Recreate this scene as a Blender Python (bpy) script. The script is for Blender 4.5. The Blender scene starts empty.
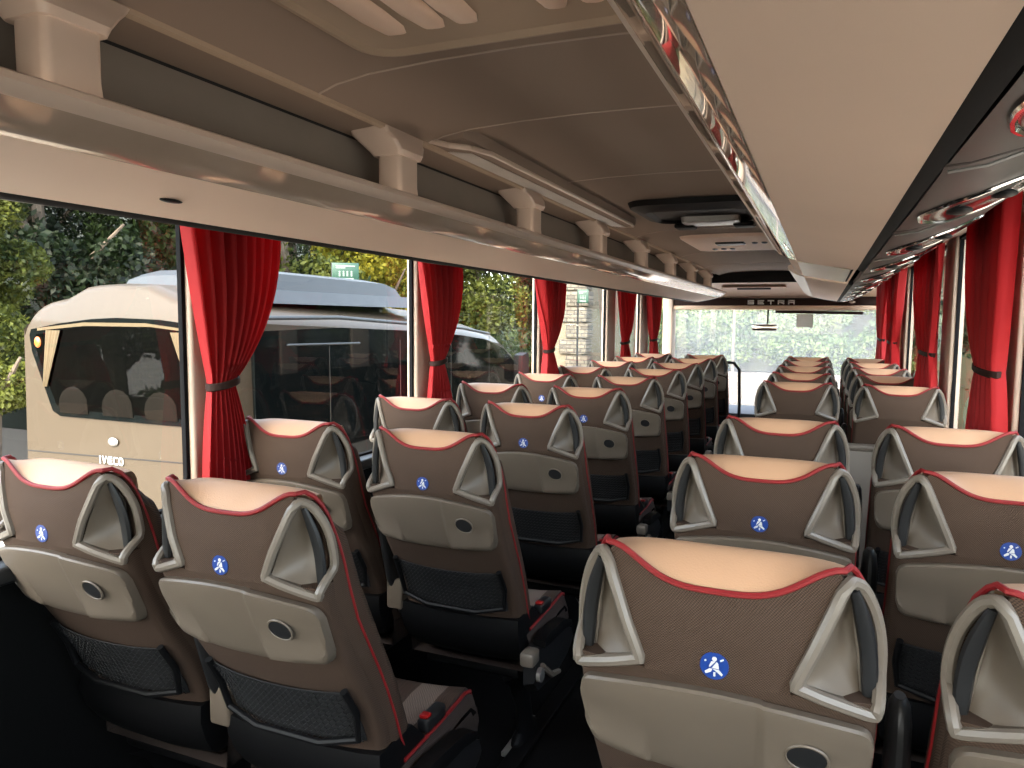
import bpy, bmesh, math, random
from math import sin, cos, pi, sqrt, radians
from mathutils import Vector, Matrix
import numpy as np

scene = bpy.context.scene
# ------------------------------------------------------------------ camera, world, sun, exposure
CAMX, CAMZ = 0.575, 1.445
YAW, PITCH, ROLL, FPX = 0.398, 0.0872, 0.0079, 737.38
_fw = Vector((-sin(YAW)*cos(PITCH), cos(YAW)*cos(PITCH), -sin(PITCH)))
_rt = Vector((cos(YAW), sin(YAW), 0)); _up = _rt.cross(_fw)
_r2 = _rt*cos(ROLL) + _up*sin(ROLL); _u2 = _r2.cross(_fw)
cam_data = bpy.data.cameras.new('camera')
cam = bpy.data.objects.new('camera', cam_data)
scene.collection.objects.link(cam)
cam.matrix_world = Matrix(((_r2.x, _u2.x, -_fw.x, CAMX), (_r2.y, _u2.y, -_fw.y, 0.0), (_r2.z, _u2.z, -_fw.z, CAMZ), (0, 0, 0, 1)))
cam_data.sensor_width = 36.0
cam_data.lens = FPX*36.0/1024.0
cam_data.clip_start = 0.02; cam_data.clip_end = 300
scene.camera = cam

world = bpy.data.worlds.new('sky'); scene.world = world; world.use_nodes = True
wn = world.node_tree; wn.nodes.clear()
sky = wn.nodes.new('ShaderNodeTexSky'); sky.sky_type = 'NISHITA'; sky.sun_disc = False
sky.sun_elevation = radians(38); sky.sun_rotation = radians(187); sky.dust_density = 2.5; sky.ozone_density = 1.0
hsv = wn.nodes.new('ShaderNodeHueSaturation'); hsv.inputs['Saturation'].default_value = 0.55
bg = wn.nodes.new('ShaderNodeBackground'); bg.inputs['Strength'].default_value = 0.95
wo = wn.nodes.new('ShaderNodeOutputWorld')
wn.links.new(sky.outputs[0], hsv.inputs['Color']); wn.links.new(hsv.outputs[0], bg.inputs['Color']); wn.links.new(bg.outputs[0], wo.inputs['Surface'])

sun_d = bpy.data.lights.new('sun', 'SUN'); sun = bpy.data.objects.new('sun', sun_d); scene.collection.objects.link(sun)
sun_d.energy = 3.2; sun_d.angle = radians(0.7); sun_d.color = (1.0, 0.86, 0.68)
sun.rotation_euler = Vector((0.10, 1.0, -0.72)).to_track_quat('-Z', 'Y').to_euler()
sun.location = (0, -20, 20)

vs = scene.view_settings
vs.view_transform = 'Standard'; vs.look = 'None'; vs.gamma = 1.0; vs.use_curve_mapping = False
vs.exposure = 1.42

COL = scene.collection
R = random.Random(7)

# ------------------------------------------------------------------ materials
MATS = {}
def nodes(name):
    m = bpy.data.materials.new(name); m.use_nodes = True
    nt = m.node_tree; b = nt.nodes['Principled BSDF']
    MATS[name] = m
    return m, nt, b
def mat(name, col, rough=0.5, metal=0.0, spec=0.5, noise=0.06, nscale=8.0, bump=0.0, bscale=200.0, coat=0.0):
    m, nt, b = nodes(name)
    b.inputs['Roughness'].default_value = rough; b.inputs['Metallic'].default_value = metal
    b.inputs['Specular IOR Level'].default_value = spec
    b.inputs['Coat Weight'].default_value = coat
    tc = nt.nodes.new('ShaderNodeTexCoord')
    n = nt.nodes.new('ShaderNodeTexNoise'); n.inputs['Scale'].default_value = nscale; n.inputs['Detail'].default_value = 4
    nt.links.new(tc.outputs['Object'], n.inputs['Vector'])
    r = nt.nodes.new('ShaderNodeMapRange'); r.inputs['From Min'].default_value = .3; r.inputs['From Max'].default_value = .7
    r.inputs['To Min'].default_value = 1-noise; r.inputs['To Max'].default_value = 1+noise
    nt.links.new(n.outputs['Fac'], r.inputs['Value'])
    mx = nt.nodes.new('ShaderNodeVectorMath'); mx.operation = 'SCALE'; mx.inputs[0].default_value = col
    nt.links.new(r.outputs[0], mx.inputs['Scale']); nt.links.new(mx.outputs[0], b.inputs['Base Color'])
    if bump > 0:
        n2 = nt.nodes.new('ShaderNodeTexNoise'); n2.inputs['Scale'].default_value = bscale
        nt.links.new(tc.outputs['Object'], n2.inputs['Vector'])
        bp = nt.nodes.new('ShaderNodeBump'); bp.inputs['Strength'].default_value = bump; bp.inputs['Distance'].default_value = .002
        nt.links.new(n2.outputs['Fac'], bp.inputs['Height']); nt.links.new(bp.outputs[0], b.inputs['Normal'])
    return m
def weave(name, c1, c2, freq=900.0, bump=0.5):
    m, nt, b = nodes(name)
    b.inputs['Roughness'].default_value = .85; b.inputs['Specular IOR Level'].default_value = .25
    tc = nt.nodes.new('ShaderNodeTexCoord'); sx = nt.nodes.new('ShaderNodeSeparateXYZ'); nt.links.new(tc.outputs['Object'], sx.inputs[0])
    def mth(op, a, b_=None, c=None):
        n = nt.nodes.new('ShaderNodeMath'); n.operation = op
        for i, v in enumerate((a, b_, c)):
            if v is None: continue
            if isinstance(v, (int, float)): n.inputs[i].default_value = v
            else: nt.links.new(v, n.inputs[i])
        return n.outputs[0]
    xs = mth('ADD', sx.outputs['X'], mth('MULTIPLY', sx.outputs['Y'], 0.8))
    sxn = mth('SINE', mth('MULTIPLY', xs, freq)); szn = mth('SINE', mth('MULTIPLY', sx.outputs['Z'], freq*1.1))
    dg = mth('MULTIPLY', sxn, szn)
    f = mth('MULTIPLY_ADD', dg, .5, .5)
    mx = nt.nodes.new('ShaderNodeMix'); mx.data_type = 'RGBA'; nt.links.new(f, mx.inputs['Factor'])
    mx.inputs['A'].default_value = (*c1, 1); mx.inputs['B'].default_value = (*c2, 1)
    nt.links.new(mx.outputs['Result'], b.inputs['Base Color'])
    bp = nt.nodes.new('ShaderNodeBump'); bp.inputs['Strength'].default_value = bump; bp.inputs['Distance'].default_value = .0015
    nt.links.new(f, bp.inputs['Height']); nt.links.new(bp.outputs[0], b.inputs['Normal'])
    return m

mat_fabric = weave('brown_weave', (.010, .006, .004), (.092, .055, .037), freq=1500)
mat_fabric2 = weave('dark_weave', (.03, .021, .018), (.06, .044, .038), freq=1500)
mat_stripe = weave('beige_weave', (.12, .085, .065), (.20, .15, .12))
mat_leather = mat('beige_leather', (.47, .275, .165), .48, bump=.25, bscale=350, noise=.04)
mat_red = mat('red_piping', (.19, .003, .005), .6, bump=.3, bscale=900)
mat_plast = mat('warm_grey_plastic', (.112, .088, .067), .42, bump=.15, bscale=900, noise=.05)
mat_plast_l = mat('light_grey_plastic', (.140, .117, .096), .34, bump=.1, bscale=700, noise=.05)
mat_dark = mat('dark_grey_plastic', (.013, .013, .014), .42, spec=.3)
mat_black = mat('black_plastic', (.003, .003, .0035), .55, spec=.2)
mat_blackm = mat('black_matte', (.008, .008, .009), .8)
mat_blue = mat('blue_sticker', (.006, .035, .20), .35)
mat_white = mat('white_print', (.55, .55, .55), .4)
mat_redb = mat('red_button', (.28, .004, .004), .35)
mat_chrome = mat('chrome', (.78, .76, .74), .12, metal=1.0)
mat_silver = mat('silver_plastic', (.22, .21, .20), .3, metal=.4)
mat_ceil = mat('ceiling_fabric', (.27, .205, .165), .9, bump=.2, bscale=500, noise=.03, nscale=2)
mat_ceil2 = mat('ceiling_panel_beige', (.42, .32, .235), .6, noise=.02)
mat_rackb = mat('rack_beige', (.88, .665, .53), .62, bump=.08, bscale=300, noise=.02, nscale=3)
mat_lip = mat('rack_lip_plastic', (.62, .50, .42), .28, noise=.02)
mat_mirror = mat('rack_gloss_strip', (.58, .46, .37), .03, metal=.65, noise=.05, nscale=3)
mat_bronze = mat('bronze_cover', (.36, .235, .10), .3, metal=.3)
mat_gloss = mat('rack_gloss_beige', (.52, .41, .33), .06, metal=.25)
mat_psu = mat('service_panel_grey', (.060, .050, .047), .42, spec=.4)
mat_rackback = mat('rack_back_grey', (.21, .185, .16), .75, noise=.04)
mat_cream = mat('cream_pillar', (.42, .33, .27), .5)
mat_trim = mat('light_trim', (.62, .57, .52), .35)
mat_floor = mat('dark_floor', (.004, .004, .0045), .95, spec=.08)
mat_frontbrown = mat('front_header_dark', (.022, .010, .008), .6, spec=.15)
mat_front = mat('front_panel_peach', (.66, .47, .35), .5, noise=.03)
mat_wallp = mat('side_panel', (.005, .005, .005), .9, spec=.08)
mat_rubber = mat('window_rubber', (.005, .005, .006), .8, spec=.1)
mat_bounce_ground = mat('pale_bounce_ground', (.38, .34, .29), .95, noise=.25, nscale=1.5, bump=.5, bscale=60)  # pale ground tone chosen to bounce sunlight up under the racks
mat_earth = mat('forest_floor', (.016, .018, .008), .95, noise=.5, nscale=1.2)
mat_bark = mat('bark', (.10, .075, .055), .95, noise=.4, nscale=6, bump=.6, bscale=30)
mat_barkp = mat('pale_bark', (.42, .38, .32), .95, noise=.3, nscale=4)
mat_champ = mat('champagne_paint', (.050, .036, .023), .45, metal=.0, spec=.25, noise=.02, coat=.15)
mat_silverp = mat('silver_roof_paint', (.038, .041, .045), .45, spec=.3)
mat_bglass = mat('black_body_glass', (.003, .004, .004), .04, spec=.14)
mat_tan = mat('tan_curtain', (.07, .048, .022), .9, noise=.1)
mat_orange = mat('orange_lens', (.4, .10, .02), .25)
mat_bldg = mat('pale_render_wall', (.12, .10, .068), .9, noise=.12, nscale=1.5)
mat_letter = mat('white_letters', (.92, .92, .90), .5)
mat_signw = mat('sign_pale_print', (.16, .19, .17), .6)
mat_green = mat('sign_green', (.003, .035, .019), .5)
mat_seatdk = mat('minibus_seat_grey', (.007, .006, .005), .9, spec=.0)

def curtain_mat():
    m, nt, b = nodes('red_curtain')
    b.inputs['Base Color'].default_value = (.34, .002, .005, 1); b.inputs['Roughness'].default_value = .75
    b.inputs['Sheen Weight'].default_value = .2; b.inputs['Sheen Tint'].default_value = (1, .3, .3, 1)
    tr = nt.nodes.new('ShaderNodeBsdfTranslucent'); tr.inputs['Color'].default_value = (.45, .003, .006, 1)
    mx = nt.nodes.new('ShaderNodeMixShader'); mx.inputs[0].default_value = .25
    out = nt.nodes['Material Output']
    tc = nt.nodes.new('ShaderNodeTexCoord'); n = nt.nodes.new('ShaderNodeTexNoise'); n.inputs['Scale'].default_value = 400
    nt.links.new(tc.outputs['Object'], n.inputs['Vector'])
    bp = nt.nodes.new('ShaderNodeBump'); bp.inputs['Strength'].default_value = .2; bp.inputs['Distance'].default_value = .001
    nt.links.new(n.outputs['Fac'], bp.inputs['Height']); nt.links.new(bp.outputs[0], b.inputs['Normal'])
    nt.links.new(b.outputs[0], mx.inputs[1]); nt.links.new(tr.outputs[0], mx.inputs[2]); nt.links.new(mx.outputs[0], out.inputs['Surface'])
    return m
mat_curt = curtain_mat()

def glass_mat(name, tint, dust_haze=0.0, ior=1.5):
    m, nt, b = nodes(name); nt.nodes.remove(b); out = nt.nodes['Material Output']
    t = nt.nodes.new('ShaderNodeBsdfTransparent'); t.inputs[0].default_value = (*tint, 1)
    g = nt.nodes.new('ShaderNodeBsdfGlossy'); g.inputs['Roughness'].default_value = .01; g.inputs['Color'].default_value = (.9, .9, .9, 1)
    lw = nt.nodes.new('ShaderNodeLayerWeight'); lw.inputs['Blend'].default_value = .5
    pw = nt.nodes.new('ShaderNodeMath'); pw.operation = 'POWER'; pw.inputs[1].default_value = 5; nt.links.new(lw.outputs['Facing'], pw.inputs[0])
    fr = nt.nodes.new('ShaderNodeMath'); fr.operation = 'MULTIPLY_ADD'; fr.inputs[1].default_value = .6; fr.inputs[2].default_value = .035; nt.links.new(pw.outputs[0], fr.inputs[0])
    mx = nt.nodes.new('ShaderNodeMixShader')
    nt.links.new(fr.outputs[0], mx.inputs[0]); nt.links.new(t.outputs[0], mx.inputs[1]); nt.links.new(g.outputs[0], mx.inputs[2])
    last = mx.outputs[0]
    if dust_haze > 0:  # dusty film whose pale veil also imitates bright, washed-out haze
        d1 = nt.nodes.new('ShaderNodeBsdfTranslucent'); d1.inputs['Color'].default_value = (.9, .9, .9, 1)
        d2 = nt.nodes.new('ShaderNodeMixShader')
        tc = nt.nodes.new('ShaderNodeTexCoord'); n = nt.nodes.new('ShaderNodeTexNoise'); n.inputs['Scale'].default_value = 3; n.inputs['Detail'].default_value = 6
        nt.links.new(tc.outputs['Object'], n.inputs['Vector'])
        mr = nt.nodes.new('ShaderNodeMapRange'); mr.inputs['To Min'].default_value = dust_haze*.6; mr.inputs['To Max'].default_value = dust_haze*1.4
        nt.links.new(n.outputs['Fac'], mr.inputs['Value']); nt.links.new(mr.outputs[0], d2.inputs[0])
        nt.links.new(last, d2.inputs[1]); nt.links.new(d1.outputs[0], d2.inputs[2]); last = d2.outputs[0]
    nt.links.new(last, out.inputs['Surface'])
    return m
mat_glass = glass_mat('window_glass', (.70, .73, .70))
mat_rearglass = glass_mat('rear_window_glass', (.40, .42, .40))
mat_wind = glass_mat('windscreen_glass', (.97, .98, .97), dust_haze=.20)
mat_tint = glass_mat('tinted_minibus_glass', (.32, .28, .24))
mat_well = mat('reading_light_glass', (.22, .20, .20), .12, metal=.8)
mat_lens = glass_mat('clear_lens', (.8, .8, .8))

def leaf_mat(name, c1, c2, transl=.35):
    m, nt, b = nodes(name); out = nt.nodes['Material Output']
    tc = nt.nodes.new('ShaderNodeTexCoord'); n = nt.nodes.new('ShaderNodeTexNoise'); n.inputs['Scale'].default_value = 1.3; n.inputs['Detail'].default_value = 6
    nt.links.new(tc.outputs['Object'], n.inputs['Vector'])
    n2 = nt.nodes.new('ShaderNodeTexNoise'); n2.inputs['Scale'].default_value = 9; nt.links.new(tc.outputs['Object'], n2.inputs['Vector'])
    ad = nt.nodes.new('ShaderNodeMath'); ad.operation = 'MULTIPLY_ADD'; ad.inputs[1].default_value = .6
    nt.links.new(n.outputs['Fac'], ad.inputs[0])
    m2 = nt.nodes.new('ShaderNodeMath'); m2.operation = 'MULTIPLY'; m2.inputs[1].default_value = .5
    nt.links.new(n2.outputs['Fac'], m2.inputs[0]); nt.links.new(m2.outputs[0], ad.inputs[2])
    cr = nt.nodes.new('ShaderNodeValToRGB'); cr.color_ramp.elements[0].position = .42; cr.color_ramp.elements[1].position = .68
    cr.color_ramp.elements[0].color = (*c1, 1); cr.color_ramp.elements[1].color = (*c2, 1)
    nt.links.new(ad.outputs[0], cr.inputs[0]); nt.links.new(cr.outputs[0], b.inputs['Base Color'])
    b.inputs['Roughness'].default_value = .6; b.inputs['Specular IOR Level'].default_value = .3
    tr = nt.nodes.new('ShaderNodeBsdfTranslucent'); nt.links.new(cr.outputs[0], tr.inputs['Color'])
    mx = nt.nodes.new('ShaderNodeMixShader'); mx.inputs[0].default_value = transl
    nt.links.new(b.outputs[0], mx.inputs[1]); nt.links.new(tr.outputs[0], mx.inputs[2]); nt.links.new(mx.outputs[0], out.inputs['Surface'])
    return m
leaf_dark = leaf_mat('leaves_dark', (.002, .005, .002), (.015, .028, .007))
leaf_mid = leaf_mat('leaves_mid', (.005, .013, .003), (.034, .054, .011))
leaf_yel = leaf_mat('leaves_yellow_sunlit', (.05, .08, .008), (.42, .34, .03))  # yellow-green, with sunlit brightness put into the leaf colour
leaf_sun = leaf_mat('leaves_olive_sunlit', (.010, .022, .004), (.14, .15, .022))  # olive leaves, lit copy: the sun's brightness is in the colour
leaf_hedge = leaf_mat('leaves_hedge', (.03, .07, .018), (.15, .20, .07))

def stone_mat():
    m, nt, b = nodes('stone_blocks'); b.inputs['Roughness'].default_value = .9
    tc = nt.nodes.new('ShaderNodeTexCoord'); br = nt.nodes.new('ShaderNodeTexBrick')
    mp = nt.nodes.new('ShaderNodeMapping'); mp.inputs['Rotation'].default_value = (radians(90), 0, 0)
    nt.links.new(tc.outputs['Object'], mp.inputs[0]); nt.links.new(mp.outputs[0], br.inputs['Vector'])
    br.inputs['Scale'].default_value = 3.2; br.inputs['Color1'].default_value = (.15, .13, .10, 1); br.inputs['Color2'].default_value = (.07, .06, .048, 1)
    br.inputs['Mortar'].default_value = (.035, .03, .024, 1); br.inputs['Mortar Size'].default_value = .03
    nt.links.new(br.outputs['Color'], b.inputs['Base Color'])
    bp = nt.nodes.new('ShaderNodeBump'); bp.inputs['Strength'].default_value = .6; bp.inputs['Distance'].default_value = .03
    nt.links.new(br.outputs['Fac'], bp.inputs['Height']); bp.invert = True; nt.links.new(bp.outputs[0], b.inputs['Normal'])
    return m
mat_stone = stone_mat()

# ------------------------------------------------------------------ mesh helpers
def tag(o, label=None, cat=None, group=None, kind=None):
    if label: o['label'] = label
    if cat: o['category'] = cat
    if group: o['group'] = group
    if kind: o['kind'] = kind
    return o
def empty(name, loc=(0, 0, 0), rz=0.0):
    o = bpy.data.objects.new(name, None); COL.objects.link(o); o.location = loc; o.rotation_euler = (0, 0, rz)
    o.empty_display_size = .1
    return o
class MB:
    """collects verts/faces, built into ONE mesh object"""
    def __init__(s): s.v = []; s.f = []; s.mi = []; s.cur = 0
    def add(s, vs_, fs):
        n = len(s.v); s.v += [tuple(p) for p in vs_]; s.f += [tuple(i+n for i in f) for f in fs]; s.mi += [s.cur]*len(fs); return s
    def box(s, x0, x1, y0, y1, z0, z1):
        vs_ = [(x, y, z) for z in (z0, z1) for y in (y0, y1) for x in (x0, x1)]
        return s.add(vs_, [(0, 2, 3, 1), (4, 5, 7, 6), (0, 1, 5, 4), (1, 3, 7, 5), (3, 2, 6, 7), (2, 0, 4, 6)])
    def rings(s, rings, close=True, cap0=True, cap1=True):
        n = len(rings[0]); vs_ = [p for r in rings for p in r]; fs = []
        for i in range(len(rings)-1):
            for j in range(n if close else n-1):
                k = (j+1) % n; fs.append((i*n+j, i*n+k, (i+1)*n+k, (i+1)*n+j))
        if close and cap0: fs.append(tuple(range(n-1, -1, -1)))
        if close and cap1: fs.append(tuple((len(rings)-1)*n+j for j in range(n)))
        return s.add(vs_, fs)
    def rbox(s, x0, x1, y0, y1, z0, z1, r=.01, n=3, axis=2):
        """box with rounded edges about one axis plus softened ends"""
        def ring(a0, a1, b0, b1, rr):
            pts = []
            for cx, cy, st in ((a1-rr, b1-rr, 0), (a0+rr, b1-rr, 90), (a0+rr, b0+rr, 180), (a1-rr, b0+rr, 270)):
                for k in range(n+1):
                    t = radians(st+90*k/n); pts.append((cx+rr*cos(t), cy+rr*sin(t)))
            return pts
        A = [(x0, x1), (y0, y1), (z0, z1)]; o = [i for i in range(3) if i != axis]
        (a0, a1), (b0, b1), (c0, c1) = A[o[0]], A[o[1]], A[axis]
        rs = []
        for c, ins in ((c0, r*.7), (c0+r*.3, r*.2), (c0+r, 0), (c1-r, 0), (c1-r*.3, r*.2), (c1, r*.7)):
            ring_ = []
            for (a, b) in ring(a0+ins, a1-ins, b0+ins, b1-ins, max(r-ins*.5, .0005)):
                p = [0, 0, 0]; p[o[0]] = a; p[o[1]] = b; p[axis] = c; ring_.append(tuple(p))
            rs.append(ring_)
        return s.rings(rs)
    def tube(s, pts, r, n=8, close=False, flat=1.0):
        pts = [Vector(p) for p in pts]; rs = []; N = len(pts)
        rad = r if isinstance(r, (list, tuple)) else [r]*N
        prev = None
        for i, p in enumerate(pts):
            if close: t = pts[(i+1) % N]-pts[i-1]
            else: t = pts[min(i+1, N-1)]-pts[max(i-1, 0)]
            t.normalize()
            if prev is None:
                a = Vector((0, 0, 1)) if abs(t.z) < .9 else Vector((0, 1, 0)); nrm = t.cross(a).normalized()
            else: nrm = (prev - t*prev.dot(t)).normalized()
            prev = nrm; bn = t.cross(nrm)
            rs.append([p + (nrm*cos(2*pi*k/n) + bn*sin(2*pi*k/n)*flat)*rad[i] for k in range(n)])
        if close: rs.append(rs[0]); return s.rings(rs, cap0=False, cap1=False)
        return s.rings(rs)
    def ell(s, c, rx, ry, rz, n=12, m=8):
        rs = []
        for i in range(m+1):
            t = pi*i/m; q = max(sin(t), .02)
            rs.append([(c[0]+rx*q*cos(2*pi*k/n), c[1]+ry*q*sin(2*pi*k/n), c[2]-rz*cos(t)) for k in range(n)])
        return s.rings(rs)
    def prism(s, poly, a0, a1, axis=1):
        """2-D polygon extruded along an axis; poly given in the other two axes' order"""
        n = len(poly); vs_ = []
        for a in (a0, a1):
            for (p, q) in poly:
                v = [0, 0, 0]; o = [i for i in range(3) if i != axis]; v[axis] = a; v[o[0]] = p; v[o[1]] = q; vs_.append(tuple(v))
        fs = [(i, (i+1) % n, n+(i+1) % n, n+i) for i in range(n)] + [tuple(range(n-1, -1, -1)), tuple(range(n, 2*n))]
        return s.add(vs_, fs)
    def grid(s, fn, nu, nv):
        vs_ = [fn(i/nu, j/nv) for i in range(nu+1) for j in range(nv+1)]
        w = nv+1
        return s.add(vs_, [(i*w+j, (i+1)*w+j, (i+1)*w+j+1, i*w+j+1) for i in range(nu) for j in range(nv)])
    def build(s, name, m, parent=None, angle=38, thick=0.0, merge=.0002, recalc=True):
        me = bpy.data.meshes.new(name); bm = bmesh.new()
        for p in s.v: bm.verts.new(p)
        bm.verts.ensure_lookup_table()
        for f, mi in zip(s.f, s.mi):
            if len(set(f)) < 3: continue
            try: fc = bm.faces.new([bm.verts[i] for i in f]); fc.material_index = mi; fc.smooth = True
            except ValueError: pass
        if merge: bmesh.ops.remove_doubles(bm, verts=bm.verts, dist=merge)
        if recalc: bmesh.ops.recalc_face_normals(bm, faces=bm.faces)
        if thick:
            bmesh.ops.solidify(bm, geom=bm.faces[:], thickness=thick)
        for e in bm.edges:
            if len(e.link_faces) == 2 and e.calc_face_angle(0) > radians(angle): e.smooth = False
        bm.to_mesh(me); bm.free()
        for mm in (m if isinstance(m, (list, tuple)) else [m]): me.materials.append(mm)
        o = bpy.data.objects.new(name, me); COL.objects.link(o)
        if parent: o.parent = parent
        return o
def struct(name, mb, m, parent=None, **k):
    o = mb.build(name, m, parent, **k)
    if not parent: o['kind'] = 'structure'
    return o
def children(o): return CH.get(o.name, [])
def interp(tab, x):
    if x <= tab[0][0]: return tab[0][1]
    for (a, b), (c, d) in zip(tab, tab[1:]):
        if x <= c:
            t = (x-a)/(c-a); return b+(d-b)*t
    return tab[-1][1]
def copy_tree(o, parent=None):
    c = o.copy(); COL.objects.link(c)
    if parent: c.parent = parent
    for ch in list(o.children): copy_tree(ch, c)
    return c
ORD = ['first', 'second', 'third', 'fourth', 'fifth', 'sixth', 'seventh', 'eighth', 'ninth', 'tenth']

# ------------------------------------------------------------------ bus shell (structure)
Y0, Y1 = -1.1, 9.3          # rear wall, windscreen
WX = 1.195                   # side glass plane
SILL, HEAD = .86, 1.88
FL = struct('floor', MB().box(-1.28, 1.28, Y0-.1, Y1+.05, -.06, 0), mat_floor)
struct('wall_back', MB().box(-1.28, 1.28, Y0-.06, Y0, 0, 1.15).box(-1.28, 1.28, Y0-.06, Y0, 1.85, 2.12).box(-1.28, -1.0, Y0-.06, Y0, 1.15, 1.85).box(1.0, 1.28, Y0-.06, Y0, 1.15, 1.85), mat_wallp)
struct('window_21', MB().add([(-1.0, Y0-.03, 1.15), (1.0, Y0-.03, 1.15), (1.0, Y0-.03, 1.85), (-1.0, Y0-.03, 1.85)], [(0, 1, 2, 3)]), mat_rearglass)
PL = [(-.15, .05), (1.665, 1.80), (3.00, 3.16), (4.61, 4.80), (6.29, 6.56), (7.58, 7.95)]      # left pillars
PR = [(-.15, .05), (1.45, 1.65), (2.90, 3.14), (4.30, 4.62), (6.55, 6.90), (8.10, 8.35)]      # right pillars
for s, nm, PP in ((-1, 'left', PL), (1, 'right', PR)):
    struct('wall_'+nm, MB().box(min(s*1.19, s*1.26), max(s*1.19, s*1.26), Y0, Y1, 0, SILL), mat_wallp)
    n = 0 if s < 0 else 6
    edges = [Y0] + [q for p in PP for q in p] + [Y1-.12]
    for i, (a, b) in enumerate(PP):
        m = MB().rbox(min(s*1.168, s*1.225), max(s*1.168, s*1.225), a, b, SILL, HEAD, .012)
        struct('trim_%d' % (n+i+1), m, mat_cream)
    for i in range(0, len(edges), 2):
        a, b = edges[i], edges[i+1]
        k = i//2+1 + (7 if s > 0 else 0)
        g = struct('window_%d' % k, MB().add([(s*WX, a-.01, SILL), (s*WX, b+.01, SILL), (s*WX, b+.01, HEAD), (s*WX, a-.01, HEAD)], [(0, 1, 2, 3)]), mat_glass)
        fr = MB()
        for (c, d) in ((a, a+.014), (b-.014, b)): fr.box(s*WX-.008, s*WX+.008, c, d, SILL, HEAD)
        fr.box(s*WX-.012, s*WX+.012, a, b, SILL, SILL+.02); fr.box(s*WX-.012, s*WX+.012, a, b, HEAD-.02, HEAD)
        fr.build('window_seal', mat_rubber, g)
    # ledge under the glass and panel above it
    struct('trim_%d' % (13 if s < 0 else 14), MB().rbox(min(s*1.12, s*1.19), max(s*1.12, s*1.19), Y0, Y1-.1, SILL-.03, SILL+.012, .01, axis=1), mat_dark)
    struct('trim_%d' % (15 if s < 0 else 16), MB().box(min(s*1.12, s*1.28), max(s*1.12, s*1.28), Y0, Y1, HEAD-.005, 2.12), mat_cream)
# ceiling: slightly arched
def ceil_pt(x): return 1.985 - .10*abs(x/.55)**3 if abs(x) < .56 else 1.885
mb = MB(); prof = [(-.50, 1.943), (-.44, 1.962), (-.36, 1.974), (-.2, 1.982), (0, 1.985), (.2, 1.982), (.36, 1.974), (.44, 1.962), (.50, 1.943)]
mb.rings([[(x, y, z) for x, z in prof] + [(.50, y, 2.05), (-.50, y, 2.05)] for y in (Y0, 8.45)])
struct('ceiling', mb, mat_ceil)
struct('roof', MB().box(-1.30, 1.30, Y0-.1, Y1+.1, 2.10, 2.16), mat_silverp)
for y in (1.40, 1.90, 2.75, 4.45, 5.95, 7.2):      # seams across the head-lining
    mb = MB(); mb.rings([[(x, y+dy, z-.0012+dz) for x, z in prof] for dy, dz in ((-.003, .001), (-.002, -.0012), (.002, -.0012), (.003, .001))], close=False)
    struct('trim_%d' % (20+int(y*2)), mb, mat_cream, recalc=False)

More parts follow.
